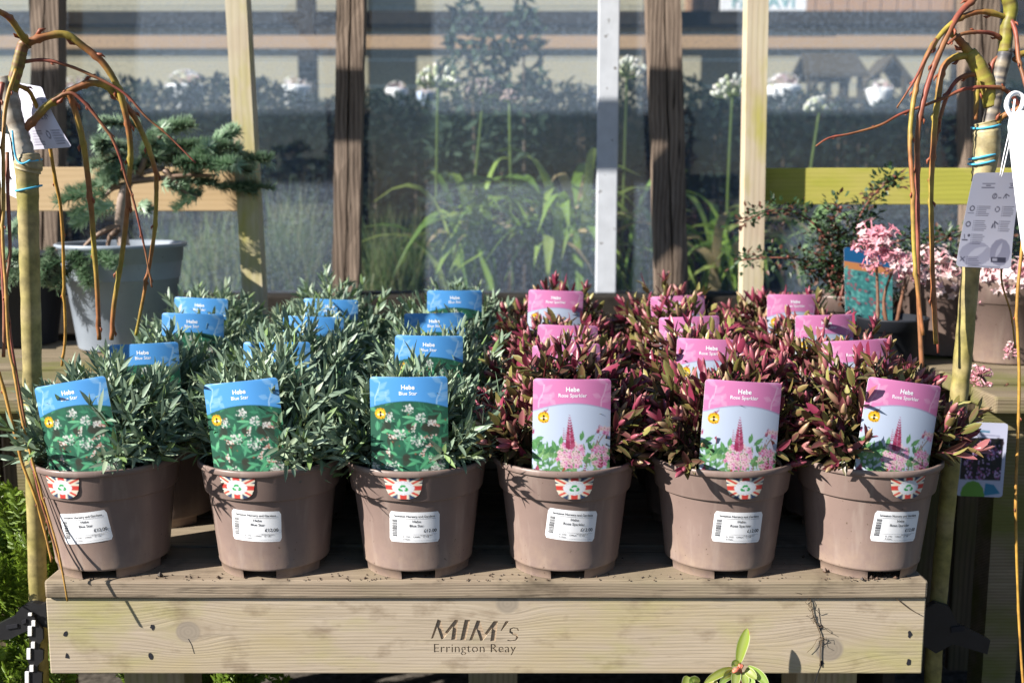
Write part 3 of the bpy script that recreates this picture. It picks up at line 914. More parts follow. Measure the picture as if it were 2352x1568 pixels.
def label_text(kind):
    mb = MB()
    for s, sz, bold, v in (('Hebe', .0088, .00016, .135), ('Blue Star' if kind == 'blue' else 'Rose Sparkler', .0070, .00003, .207)):
        vs, fs = text_geo(s, sz, bold, 0, 'CENTER', 0)
        mb.add([(a[0], -0.00025 - BOW * (1 - (2 * a[0] / LW) ** 2), LH - v * LW - .0025 + a[1]) for a in vs], fs)
    return mb.mesh('lettering')


LTXT = {k: label_text(k) for k in ('blue', 'rose')}


def wrap(s, t, z0, off, ang=0.0, rot=0.0):
    """flat sticker coordinates (s to the right, t up) to a point on the pot wall"""
    c, q = math.cos(rot), math.sin(rot); s, t = s * c - t * q, s * q + t * c
    z = z0 + t; r = pot_r(max(.02, min(.1160, z)))
    a = ang + s / r; r += off
    return (r * math.sin(a), -r * math.cos(a), z)


def sticker_meshes(kind, rot):
    W_, H_ = 0.0715, 0.0455; z0 = 0.080; nx, ny = 24, 10
    rad = .0025; paper = MB(); vs = []
    for i in range(ny + 1):
        t = -H_ / 2 + H_ * i / ny; dz = min(t + H_ / 2, H_ / 2 - t); e = rad if dz < 1e-6 else 0
        for j in range(nx + 1):
            s = (-W_ / 2 + e) + (W_ - 2 * e) * j / nx; vs.append(wrap(s, t, z0, .0004, 0, rot))
    paper.add(vs, [(i * (nx + 1) + j, i * (nx + 1) + j + 1, (i + 1) * (nx + 1) + j + 1, (i + 1) * (nx + 1) + j) for i in range(ny) for j in range(nx)])
    ink = MB()

    def put(s, size, x, y, al='LEFT', bold=0.0):
        a, f = text_geo(s, size, bold, 0, al, 0); ink.add([wrap(x + q[0], y + q[1], z0, .0007, 0, rot) for q in a], f)

    def rule(x0, y0, x1, y1):
        n = 12; vv = []
        for k in range(n + 1): vv += [wrap(lerp(x0, x1, k / n), y0, z0, .0007, 0, rot), wrap(lerp(x0, x1, k / n), y1, z0, .0007, 0, rot)]
        ink.add(vv, [(2 * k, 2 * k + 2, 2 * k + 3, 2 * k + 1) for k in range(n)])
    put('Smeaton Nursery and Gardens', .0046, 0.0, .0150, 'CENTER', .00006)
    rule(-.028, .0128, .030, .0131)
    put('Hebe', .0055, .003, .0072, 'CENTER', .00004); put('Blue Star' if kind == 'blue' else 'Rose Sparkler', .0055, .003, .0008, 'CENTER', .00004)
    put('£12.00', .0068, .0315, -.0072, 'RIGHT', .0001)
    rule(-.024, -.0105, .032, -.0107); rule(-.024, -.0196, .032, -.0198)
    put('UK Plant Passport', .0024, .008, -.0128); put('B  3742', .0032, -.016, -.0152); put('C49681' if kind == 'blue' else 'C49624', .0032, -.002, -.0152); put('D  GB', .0032, .012, -.0152)
    put('A Hebe', .0032, -.016, -.0188)
    rb = random.Random(6); y = -.0145
    while y < .0105:
        h = rb.choice([.0003, .0005, .0009, .0004]); rule(-.0318, y, -.0245, y + h); y += h + rb.choice([.0003, .0005, .0007])
    return paper.mesh('price_sticker'), ink.mesh('lettering')


def flag_mesh():
    h, w_ = FLAG.shape[:2]; W_, H_ = .0560, .0305; zt = .1548; mb = MB(); vs = []; cs = []
    for i in range(h + 1):
        v = i / h
        half = lerp(.5, .40, v)
        if v > .62: half = .425 * math.sqrt(max(0, 1 - ((v - .62) / .40) ** 2)) * .97 + .01
        for j in range(w_ + 1):
            s = (2 * j / w_ - 1) * half * W_
            z = zt - v * H_; r = (pot_r(max(.1209, min(.1538, z)))) + .0012 + max(0, (v - .3)) * .0022
            a = s / r; vs.append((r * math.sin(a), -r * math.cos(a), z))
            uu = s / W_ + .5
            cs.append(tuple(FLAG[min(h - 1, i), max(0, min(w_ - 1, int(uu * w_)))]))
    n = w_ + 1
    mb.add(vs, [(i * n + j, (i + 1) * n + j, (i + 1) * n + j + 1, i * n + j + 1) for i in range(h) for j in range(w_)], cs)
    return mb.mesh('flag_tab')


FLAGM = flag_mesh()

ROWY = [0.074, 0.300, 0.510, 0.715]
FRONTX = [250, 625, 958, 1297, 1657, 1991]
YAW = [-17, -16, -6, 5, 8, 15]
ROLL = [10.5, 7.0, 0.8, -0.8, -4.0, -8.5]
STROT = [7, -2, -1, -6, -3, -4]
# label: left, right, top in the photograph, row by row
LAB = [[(80, 250, 882), (472, 640, 888), (857, 1027, 867), (1224, 1396, 872), (1612, 1786, 883), (1975, 2150, 895)],
       [(255, 402, 790), (548, 702, 787), (906, 1056, 772), (1230, 1388, 793), (1555, 1712, 780), (1920, 2060, 782)],
       [(372, 492, 721), (640, 778, 728), (930, 1068, 720), (1232, 1375, 748), (1528, 1664, 728), (1850, 1975, 724)],
       [(383, 506, 685), (685, 812, 688), (982, 1110, 668), (1210, 1336, 668), (1506, 1633, 680), (1775, 1896, 677)]]
ROWW = ['front row', 'second row', 'third row', 'back row']
COLW = ['first', 'second', 'third']
rng = random.Random(11)
for r in range(4):
    for c in range(6):
        kind = 'blue' if c < 3 else 'rose'
        lx0, lx1, lt = LAB[r][c]
        cy = ROWY[r]
        if r == 0:
            cx = P(FRONTX[c], 1062, cy).x
        else:
            cx = lerp(P(FRONTX[c], 1062, ROWY[0]).x, P((lx0 + lx1) / 2, lt, cy - .09).x, .55) * 1.0
        where = f"{ROWW[r]}, {COLW[c % 3]} from left of the {'blue' if kind == 'blue' else 'pink'} half"
        what = 'grey-green hebe in taupe pot' if kind == 'blue' else 'crimson-tipped hebe in taupe pot'
        T = thing('potted_hebe', (cx, cy, TZ + .0005), f"{what}, {where}", 'potted plant', 'grey-green potted hebes' if kind == 'blue' else 'crimson-tipped potted hebes')
        yaw = R(YAW[c]) if r == 0 else math.asin(max(-.6, min(.6, (P((lx0 + lx1) / 2, lt, cy - .1).x - cx) / .11)))
        po = obj('pot', POT, M['pot'], T); po.rotation_euler = (0, 0, R([5, -3, 6, 4, 4, 6][c] + rng.uniform(-3, 3)) if r == 0 else rng.uniform(0, 6))
        obj('soil', SOIL, M['soil'], T)
        if r == 0:
            pm, im = sticker_meshes(kind, R(STROT[c]))
            st = obj('price_sticker', pm, M['white'], T); st.rotation_euler = (0, 0, R([-4, -4, 2, 4, 6, 12][c])); st.location.z = [-.001, .0015, 0, .0025, -.0005, 0][c]
            obj('lettering', im, M['ink'], st, False)
        # label, a thing of its own pushed into the pot
        ld = Vector((math.sin(yaw), -math.cos(yaw), 0))
        base = Vector((cx, cy, TZ)) + ld * 0.0845
        top = P((lx0 + lx1) / 2, lt, base.y).z
        if r == 0: base.x = P((118 + 284) / 2 if c == 0 else (496 + 662) / 2 if c == 1 else (lx0 + lx1) / 2 + [0, 0, 0, 1, -8, -18][c], 1085, base.y).x
        zb = max(top - LH * .997, TZ + .1515) if r == 0 else top - LH * .997
        LT = thing('plant_label', (base.x, base.y, zb),
                   f"{'blue' if kind == 'blue' else 'pink'} printed plant label, {where}", 'plant label',
                   'blue plant labels' if kind == 'blue' else 'pink plant labels')
        roll = R(ROLL[c]) if r == 0 else R(rng.uniform(-2.5, 2.5))
        LT.rotation_euler = Matrix.Rotation(yaw * (.45 if r == 0 else .8), 4, 'Z').to_quaternion().to_matrix().to_4x4().__matmul__(Matrix.Rotation(-roll, 4, 'Y')).__matmul__(Matrix.Rotation(R(-4), 4, 'X')).to_euler()
        cd = obj('label_card', LBL[kind], M['print'], LT, False)
        obj('lettering', LTXT[kind], M['letter'], cd, False)
        if r: stake = MB(); stake.box((-.006, .0010, -.10), (.006, .0018, .004), (.8, .8, .82)); stake.build('stake', M['white'], LT, False, True)
        if r == 0:
            fl = obj('flag_tab', FLAGM, M['print'], LT, False)
            fw = Matrix.Translation((cx, cy, TZ + .0005)) @ Matrix.Rotation(yaw, 4, 'Z')
            fl.matrix_parent_inverse = Matrix(); fl.matrix_basis = (Matrix.Translation(LT.location) @ LT.rotation_euler.to_matrix().to_4x4()).inverted() @ fw
        # foliage: leafy shoots filling a dome
        nsh = 72 if kind == 'blue' else 66
        RH = (.139 if r == 0 else .142) + .002 * r; HH = (.146 if kind == 'blue' else .150) + .011 * r
        HH += rng.uniform(-.018, .006) + (.016 if r == 3 else 0); RH += rng.uniform(-.008, .008)
        for k in range(nsh):
            u = (k + .5) / nsh; th = k * 2.39996 + rng.uniform(-.2, .2)
            zc = 1 - u * .94                       # 1 at the top, slightly below the rim at the end
            rad = math.sqrt(max(0, 1 - max(zc, 0) ** 2))
            dirv = Vector((math.cos(th) * rad, math.sin(th) * rad, max(zc, -.05)))
            tip = Vector((dirv.x * RH, dirv.y * RH, .158 + dirv.z * HH)) * 1.0
            tip += Vector((rng.uniform(-.012, .012), rng.uniform(-.012, .012), rng.uniform(-.024, .024)))
            tip.z = max(tip.z, (.210 if r == 0 else .19) + rng.uniform(0, .02))
            inner = rng.random() < .25
            if inner: tip = Vector((tip.x * .72, tip.y * .72, .145 + (tip.z - .145) * .78))
            up = Vector((dirv.x * 1.0, dirv.y * 1.0, .62 + dirv.z * .6)); up += Vector((rng.uniform(-.25, .25), rng.uniform(-.25, .25), rng.uniform(-.1, .2))); up.normalize()
            L = 0.105 * rng.uniform(.85, 1.12)
            # keep the label's face free
            along = tip.x * ld.x + tip.y * ld.y; perp = abs(-tip.x * ld.y + tip.y * ld.x)
            lim = .030 if tip.z < .30 else .055
            if perp < .088 and along > lim and (r > 0 or tip.z < .325):
                tip -= ld * (along - lim)
                ua = up.dot(ld)
                if ua > -.1: up -= ld * (ua + .1) * .9; up.normalize()
            s = rng.uniform(.88, 1.12)
            o = obj('leafy_shoot', rng.choice(SH[kind]), None, T, False)
            q = Vector((0, 0, 1)).rotation_difference(up) @ Quaternion((0, 0, 1), rng.uniform(0, 6.28))
            o.rotation_mode = 'QUATERNION'; o.rotation_quaternion = q
            o.location = tip - up * (L * s); o.scale = (s, s, s)
        # woody stems under the leaves
        sm_ = MB()
        for k in range(9):
            a = rng.uniform(0, 6.28); b0 = Vector((rng.uniform(-.02, .02), rng.uniform(-.02, .02), .135)); e = Vector((math.cos(a) * .06, math.sin(a) * .06, .235))
            sm_.tube([b0, b0.lerp(e, .5) + Vector((0, 0, -.01)), e], [.0028, .0022, .0016], 6, (.09, .05, .035), False)
        sm_.build('stems', M['bark'], T, True, True)

# ================================================================== greenhouse wall behind
GY = 1.56
GH = thing('greenhouse_wall', (0, GY, 0), 'greenhouse wall of dusty glass panes between paired weathered brown posts', 'greenhouse')
rng = random.Random(21)
SILL = 0.705


def rough_post(mb, x0, x1, y0, y1, z0, z1, rg, lean=0.0):
    n = 26; vs = []
    for i in range(n + 1):
        t = i / n; z = lerp(z0, z1, t); sx = lean * t
        a, b, cc, d = [rg.uniform(-.0016, .0016) for _ in range(4)]
        vs += [(x0 + sx + a, y0 + cc, z), (x1 + sx + b, y0 + d, z), (x1 + sx + b, y1, z), (x0 + sx + a, y1, z)]
    fs = [(0, 3, 2, 1), (4 * n, 4 * n + 1, 4 * n + 2, 4 * n + 3)]
    for i in range(n):
        for j in range(4):
            k = (j + 1) % 4; fs.append((4 * i + j, 4 * i + k, 4 * i + 4 + k, 4 * i + 4 + j))
    mb.add(vs, fs)


edges = []
for (pt, pb) in [((66, 96, 128), (66, 96, 128)), ((770, 801, 832), (762, 792, 822)), ((1498, 1530, 1562), (1508, 1546, 1582)), ((2222, 2262, 2300), (2222, 2262, 2300))]:
    for k in (0, 1):
        xa = P(pb[k], 660, 1.48).x + (.0025 if k else 0); xb = P(pb[k + 1], 660, 1.48).x - (.0 if k else .0025)
        lean = (P(pt[1], 0, 1.48).x - P(pb[1], 660, 1.48).x) / .7 * 1.6
        b = MB(); rough_post(b, xa, xb, 1.48, 1.535, SILL + .0015, 2.3, rng, lean); b.build('post_board', M['brown'], GH, False)
    xm = P(pb[1], 660, 1.48).x
    b = MB(); b.box((xm - .012, 1.5365, SILL + .0015), (xm + .012, 1.552, 2.3)); b.build('batten', M['old'], GH, False)
    edges.append(xm)
edges = [edges[0] - .9] + edges + [edges[-1] + .9]
for a, bx in zip(edges, edges[1:]):
    b = MB(); b.box((a + .003, GY, SILL + .001), (bx - .003, GY + .004, 2.3)); b.build('pane', M['glass'], GH, False)
b = MB(); b.box((edges[0], 1.46, .60), (edges[-1], 1.64, SILL), ch=.004); b.build('sill', M['old'], GH, False)
for i in range(5):
    b = MB(); b.box((edges[0], 1.50, .003 + i * .12), (edges[-1], 1.53, .118 + i * .12), ch=.002); b.build('base_board', M['old'], GH, False)
b = MB(); b.box((P(1372, 300, 1.54).x, 1.536, SILL + .0015), (P(1420, 300, 1.54).x, 1.558, 2.3), ch=.003); b.build('glazing_bar', M['bar'], GH, False)
b = MB(); b.box((P(832, 300, 1.56).x, 1.5555, SILL + .002), (P(870, 300, 1.56).x, 1.5590, 2.3)); 

# ================================================================== staging left and right, with uprights, rails and slatted tops
SZ = 0.655


def upright(parent, top, bot, py0, py1, Y):
    """leaning upright: (left, right) px at the top and bottom heights"""
    w_ = .046; a = P((top[0] + top[1]) / 2, py0, Y); c = P((bot[0] + bot[1]) / 2, py1, Y)
    d = (a - c).normalized(); a2 = c + d * ((2.03 - c.z) / d.z); c2 = c + d * ((.003 - c.z) / d.z)
    mb = MB(); n = 8; vs = []
    for i in range(n + 1):
        p = c2.lerp(a2, i / n); p.y = Y
        vs += [(p.x - w_ / 2, Y, p.z), (p.x + w_ / 2, Y, p.z), (p.x + w_ / 2, Y + w_, p.z), (p.x - w_ / 2, Y + w_, p.z)]
    fs = [(0, 3, 2, 1), (4 * n, 4 * n + 1, 4 * n + 2, 4 * n + 3)]
    for i in range(n):
        for j in range(4):
            k = (j + 1) % 4; fs.append((4 * i + j, 4 * i + k, 4 * i + 4 + k, 4 * i + 4 + j))
    mb.add(vs, fs); return mb.build('upright', M['cream'], parent, False)


SL = thing('plant_staging', (-1.1, .7, 0), 'slatted timber staging with tan back rail behind the weeping willow stem', 'staging', 'slatted plant stagings')
SR = thing('plant_staging', (1.2, .7, 0), 'slatted timber staging with algae-green back rail under the pink viburnum', 'staging', 'slatted plant stagings')
upright(SL, (519, 563), (555, 603), 0, 660, .93)
upright(SR, (1718, 1765), (1707, 1752), 0, 655, .93)
zr0, zr1 = P(300, 485, .98).z, P(300, 384, .98).z
b = MB(); b.box((-1.75, .978, zr0), (P(560, 430, .98).x + .02, 1.0, zr1), ch=.002); b.build('back_rail', M['tan'], SL, False)
zr0, zr1 = P(2000, 470, .98).z, P(2000, 386, .98).z
b = MB(); b.box((P(1730, 430, .98).x, .978, zr0), (1.85, 1.0, zr1), ch=.002); b.build('back_rail', M['algae'], SR, False)
DZ = math.tan(SUN_EL) / math.cos(SUN_AZ); zt0 = P(800, 315, 1.48).z + .491 * DZ; zt1 = P(800, 168, 1.48).z + .491 * DZ
b = MB(); b.box((-2.8, .978, zt0), (.62, 1.0, zt1), ch=.002); b.build('top_rail', M['tan'], SL, False)
b = MB(); cB = P(1540, 462, 1.48) + Vector((-.47 * math.tan(SUN_AZ), 0, .47 * DZ)); cB.y = 0; u_ = Vector((.72, 0, .69)).normalized(); v_ = Vector((-u_.z, 0, u_.x))
pts = [cB + u_ * a + v_ * q for a, q in ((-.16, -.085), (.24, -.085), (.24, .085), (-.16, .085))]
b.prism([(p.x, 1.002, p.z) for p in pts], .022); b.build('brace', M['tan'], SL, False)
for (S_, x0, x1, sg) in ((SL, -1.75, -.77, -1), (SR, .80, 1.85, 1)):
    for i, yy in enumerate([.30, .45, .60, .75, .88]):
        b = MB(); e = rng.uniform(-.03, .03); wv = [.10, .11, .11, .10, .09][i]
        a0, a1 = (x0, x1 + e) if sg < 0 else (x0 + e, x1)
        b.box((a0, yy, SZ - .03), (a1, yy + wv, SZ + rng.uniform(-.003, 0)), ch=.004); b.build('top_plank', M['shelf'], S_, False)
    for xx in (x0 + .05, x1 - .1):
        for yy in (.32, .86):
            b = MB(); b.box((xx, yy + .05, .003), (xx + .06, yy + .11, SZ - .0725)); b.build('leg', M['shelf'], S_, False)
    xx = x0
    while xx < x1 - .1:
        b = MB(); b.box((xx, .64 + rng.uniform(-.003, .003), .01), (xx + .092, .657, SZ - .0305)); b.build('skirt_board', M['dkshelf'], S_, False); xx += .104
    for yy in (.364, .84):
        b = MB(); b.box((x0 + .02, yy, SZ - .072), (x1 - .035, yy + .035, SZ - .0305)); b.build('bearer', M['shelf'], S_, False)

# ================================================================== potted dwarf fir
gc = P(294, 700, .90); FB = Vector((gc.x, .88, SZ + .001))
FT = thing('potted_fir', FB, 'dwarf blue-green fir bonsai-like in a large pale grey pot on the staging', 'potted plant')
GP = [(.098, 0), (.100, .004), (.122, .185), (.127, .187), (.129, .215), (.136, .217), (.137, .224), (.134, .226), (.130, .224), (.120, .15)]
b = MB(); b.lathe(GP, 72, cx=FB.x, cy=FB.y, cz=FB.z); b.lathe([(.001, .004), (.098, .004)], 40, cx=FB.x, cy=FB.y, cz=FB.z); b.build('pot', M['greypot'], FT)
b = MB(); b.lathe([(.001, .198), (.06, .194), (.126, .190)], 40, cx=FB.x, cy=FB.y, cz=FB.z); b.build('soil', M['soil'], FT)


def C1(x, y): return (x * .42, y * .42)          # left-top crop to photograph


tb = (.16, .085, .05)
b = MB(); b.tube(crom([P(*C1(690, 1400), .87), P(*C1(660, 1240), .87), P(*C1(670, 1100), .86), P(*C1(700, 1010), .86), P(*C1(760, 950), .87), P(*C1(900, 920), .88)], 4), [.0135, .0135, .013, .0125] + [.0115] * 8 + [.009] * 5 + [.006] * 4, 10, (.30, .23, .19)); b.build('trunk', M['bark'], FT)
for pa in [[(700, 1010), (620, 1030), (560, 1090)], [(720, 990), (840, 980), (1000, 960), (1180, 960)], [(700, 980), (640, 900), (560, 860)], [(760, 950), (820, 820), (900, 720)], [(660, 1250), (600, 1250), (500, 1310), (430, 1390)], [(640, 1260), (600, 1300), (590, 1370)], [(900, 930), (1000, 1040), (1080, 1080)]]:
    b = MB(); q = crom([P(*C1(x, y), .86) for x, y in pa], 4); b.tube(q, [lerp(.008, .003, i / (len(q) - 1)) for i in range(len(q))], 7, (.2, .13, .09)); b.build('branch', M['bark'], FT)
SPR = [((780, 700), (560, 680)), ((800, 760), (1060, 690)), ((860, 720), (1040, 670)), ((960, 800), (1310, 820)), ((900, 820), (1230, 830)), ((1100, 880), (1480, 880)), ((1000, 900), (1380, 940)), ((1000, 960), (1220, 830)),
       ((1200, 1030), (1495, 1030)), ((1050, 1000), (1400, 1060)), ((700, 850), (500, 920)), ((720, 820), (520, 800)), ((740, 900), (560, 960)), ((760, 980), (870, 840)), ((820, 900), (1000, 860)), ((880, 1010), (1090, 1070)),
       ((1080, 1080), (960, 1150)), ((640, 1000), (380, 1060)), ((600, 1060), (310, 1110)), ((560, 1100), (400, 1180)), ((620, 1120), (420, 1240)), ((820, 740), (830, 900)), ((900, 870), (1090, 960)), ((650, 880), (640, 1000)), ((760, 1120), (810, 1160)),
       ((440, 1400), (230, 1480)), ((400, 1380), (490, 1560)), ((500, 1400), (640, 1450)), ((300, 1350), (240, 1560)), ((420, 1450), (300, 1580)), ((120, 1480), (20, 1560)), ((60, 1280), (130, 1240)), ((120, 1420), (20, 1420)), ((1180, 780), (1290, 720)), ((1150, 920), (1300, 900)), ((560, 860), (560, 760)), ((900, 780), (880, 700)), ((1060, 900), (1140, 800)), ((940, 960), (1020, 1060)), ((700, 940), (800, 900)),
       ((950, 900), (1150, 900)), ((850, 860), (960, 800)), ((1000, 1000), (1180, 1000)), ((780, 860), (860, 780)), ((680, 960), (560, 1010))]
rg = random.Random(31)
for (a, c) in SPR:
    ya = .86 + rg.uniform(-.05, .05); yb = ya + rg.uniform(-.06, .05)
    if a[1] > 1300: ya, yb = .76, .72
    A = P(*C1(*a), ya); B = P(*C1(*c), yb); d = B - A; mb = MB(); up = Vector((0, 0, 1))
    mid = A.lerp(B, .5) + Vector((0, 0, .004)); path = crom([A, mid, B], 4)
    mb.tube(path, .0022, 5, (.13, .10, .05), False)
    nn = int(90 + d.length * 3600); ax = d.normalized(); sd = ax.cross(up).normalized(); nv = sd.cross(ax)
    for k in range(nn):
        t = rg.random(); p = A.lerp(B, t) + Vector((0, 0, .016 * t * (1 - t)))
        th = rg.gauss(math.pi / 2, 1.4); rad = sd * math.cos(th) + nv * math.sin(th)
        nd = (rad + ax * rg.uniform(.15, .6)).normalized(); L = rg.uniform(.017, .027); wv = nd.cross(ax).normalized() * .0015
        base = rg.choice([(.25, .36, .23), (.20, .31, .19), (.33, .43, .30), (.15, .24, .14)])
        mb.add([p - wv, p + wv, p + nd * L * .65 + wv * .9, p + nd * L, p + nd * L * .65 - wv * .9], [(0, 1, 2, 4), (4, 2, 3)], base)
    mb.build('needle_spray', M['leaf'], FT, False)

# dark pot and foliage at the far left of the staging
dpc = P(40, 650, .95)
b = MB(); b.lathe([(.085, 0), (.115, .19), (.122, .192), (.122, .20), (.11, .2), (.10, .17), (.001, .17)], 40, cx=dpc.x, cy=.93, cz=SZ + .001)
tag(b.build('plant_pot', M['darkpot'], None), 'dark plastic pot half hidden behind the willow stem beside the grey pot', 'pot')

# ================================================================== weeping willows
def twig(parent, pts, r0, r1, Y0, Y1, rg, name='branch', pal=0):
    n = len(pts); P3 = []
    for i, p in enumerate(pts):
        t = i / (n - 1); P3.append(P(p[0], p[1], (p[2] if len(p) > 2 else lerp(Y0, Y1, t))))
    q = crom(P3, 6); k = len(q); rad = []; cs = []; off = rg.uniform(0, 9)
    for i in range(3, k - 1):
        if i % 9 == 4: q[i] = q[i] + Vector((rg.uniform(-1, 1), rg.uniform(-1, 1), 0)) * r0 * .28
    r0 *= .86; r1 *= .82
    olive = (.30, .26, .04); red = (.25, .055, .035); amber = (.36, .18, .045); crim = (.24, .05, .04)
    for i in range(k):
        t = i / (k - 1); rr = lerp(r0, r1, t)
        rr *= rg.uniform(.93, 1.07) * (1.22 if i % 9 == 4 else 1)
        rad.append(rr)
        m_ = .5 + .5 * math.sin(i * .35 + off) * .6
        c = mixc(olive, red, m_) if pal == 0 else mixc(crim, (.20, .12, .04), m_ * .8) if pal == 1 else mixc(amber, (.34, .2, .03), m_)
        cs.append(c)
    mb = MB(); mb.tube(q, rad, 8, cs)
    for i in range(4, k - 1, 9):     # buds
        d = (q[i + 1] - q[i]).normalized(); s = d.cross(Vector((rg.uniform(-1, 1), -1, rg.uniform(-.3, .3)))).normalized() * (1 if (i // 9) % 2 else -1)
        b0 = q[i] + s * rad[i] * .6; L = max(.006, rad[i] * 2.2)
        mb.tube([b0, b0 + d * L * .5 + s * rad[i] * .8, b0 + d * L + s * rad[i] * .75], [rad[i] * .35, rad[i] * .42, rad[i] * .08], 6, (.24, .07, .035))
    return mb.build(name, M['bark'], parent)


def trunk(parent, pts, Y, rads, rg, name='trunk', cset=None):
    q = crom([P(x, y, Y) for x, y in pts], 8); k = len(q); rad = []; cs = []
    for i in range(k):
        t = i / (k - 1) * (len(rads) - 1); a = int(min(t, len(rads) - 2)); rad.append(lerp(rads[a], rads[a + 1], t - a) * rg.uniform(.96, 1.05))
        m_ = rg.random(); base = cset or ((.22, .19, .05), (.30, .24, .11))
        cs.append(mixc(base[0], base[1], m_))
    mb = MB(); mb.tube(q, rad, 14, cs, True, .03, rg); return mb.build(name, M['bark'], parent)


rg = random.Random(41)
WY = .17
WL = thing('weeping_willow', P(90, 1560, WY), 'weeping willow with drooping olive twigs beside the grey potted fir', 'tree', 'weeping willows')
trunk(WL, [(92, 1900), (90, 1560), (88, 1380), (80, 1100), (74, 850), (68, 600), (64, 450), (62, 378)], WY, [.0145, .0145, .014, .014, .0145, .0155, .018], rg)
trunk(WL, [(62, 392), (66, 372), (64, 352)], WY, [.019, .021, .014], rg, 'graft', ((.40, .33, .2), (.26, .2, .1)))
trunk(WL, [(60, 370), (48, 320), (32, 270), (18, 215), (4, 180)], WY, [.016, .013, .013, .015, .012], rg, 'old_stem', ((.42, .38, .32), (.2, .16, .12)))
trunk(WL, [(45, 305), (30, 255), (28, 205), (42, 150), (52, 108), (62, 98)], WY, [.009, .010, .009, .0085, .009], rg, 'leader', ((.2, .19, .03), (.16, .05, .04)))
for (pts, r0, r1, Y0, Y1, pal) in [
    ([(60, 100), (105, 84), (151, 80), (189, 105), (235, 143), (269, 197), (286, 252), (296, 302), (300, 357), (296, 412), (290, 504), (277, 609), (262, 700), (256, 780)], .0068, .0042, WY, .26, 0),
    ([(63, 99), (48, 78), (25, 45), (0, 28), (-30, 22), (-70, 60), (-90, 150)], .0062, .004, WY, .05, 0),
    ([(50, 305), (84, 269), (113, 239), (160, 210), (210, 191), (252, 204), (286, 239), (311, 273), (336, 328), (353, 378), (359, 416), (357, 504), (349, 575), (330, 680), (312, 770)], .0072, .003, WY, .28, 0),
    ([(158, 212), (172, 252), (189, 319), (200, 391), (210, 483), (216, 567), (223, 660), (228, 780)], .0058, .0042, .19, .24, 0),
    ([(40, 150), (63, 141), (109, 139), (168, 155), (235, 185), (290, 218), (336, 269), (386, 311), (449, 374)], .0036, .0014, WY, .2, 1),
    ([(120, 232), (160, 214), (193, 235), (235, 286), (260, 323), (281, 378), (290, 412), (307, 462), (323, 529), (336, 588), (349, 660)], .0034, .0016, WY, .2, 1),
    ([(40, 196), (67, 210), (84, 244), (101, 277), (113, 328), (126, 407), (139, 475), (145, 567), (147, 659), (150, 770), (142, 840)], .0040, .0026, WY, .3, 2),
    ([(38, 160), (15, 235), (8, 315), (8, 462), (6, 546), (13, 659), (20, 790), (35, 870), (50, 960), (75, 1060), (110, 1180), (135, 1270), (155, 1380)], .0036, .0016, .12, -.04, 2),
    ([(17, 350), (18, 441), (23, 580), (14, 660), (25, 780), (45, 900), (65, 1010), (80, 1090), (100, 1170), (146, 1320)], .0032, .0016, .10, -.02, 1),
    ([(-60, 700), (-20, 810), (5, 880), (25, 960), (50, 1060), (80, 1140), (105, 1230), (118, 1290)], .0034, .0016, .05, -.02, 2),
    ([(6, 190), (-4, 260), (-6, 400), (2, 560), (10, 700), (8, 820)], .004, .003, .1, .05, 1)]:
    twig(WL, pts, r0, r1, Y0, Y1, rg, 'twig' if r0 < .0045 else 'branch', pal)
for (yy, ww) in ((432, 34), (372, 34)):
    b = MB(); c = P(66, yy, WY); q = [c + Vector((.0185 * math.cos(t * .5236), .0185 * math.sin(t * .5236), .004 * math.sin(t * .5236 + 1))) for t in range(13)]
    b.tube(q, .0016, 6, cap=False); b.build('blue_tie', M['blue_tie'], WL)
b = MB(); q = [P(28, 300, WY - .02), P(36, 360, WY - .02), P(50, 376, WY - .024), P(70, 368, WY - .022)]; b.tube(crom(q, 4), .0016, 6); b.build('blue_tie', M['blue_tie'], WL)

WR = thing('weeping_willow', P(2150, 1560, WY), 'weeping willow with red and olive twigs beside the pink viburnum', 'tree', 'weeping willows')
trunk(WR, [(2138, 1900), (2142, 1560), (2158, 1350), (2186, 1050), (2207, 870), (2228, 640), (2246, 480), (2258, 400)], WY, [.0135, .0135, .0135, .0135, .013, .0132, .0135], rg)
trunk(WR, [(2254, 420), (2262, 370), (2266, 310), (2262, 280)], WY, [.014, .0185, .020, .016], rg, 'graft', ((.38, .32, .18), (.24, .19, .09)))
trunk(WR, [(2270, 300), (2282, 240), (2294, 180), (2306, 130), (2312, 110)], WY, [.012, .0105, .011, .009], rg, 'old_stem', ((.34, .28, .2), (.05, .05, .06)))
trunk(WR, [(2308, 120), (2312, 70), (2322, 20), (2306, -30), (2290, -70)], WY, [.0095, .010, .0105, .010], rg, 'leader', ((.24, .23, .03), (.16, .12, .03)))
trunk(WR, [(2275, 245), (2266, 195), (2246, 150), (2226, 120)], WY, [.010, .0125, .0115, .0095], rg, 'leader', ((.28, .26, .04), (.22, .16, .04)))
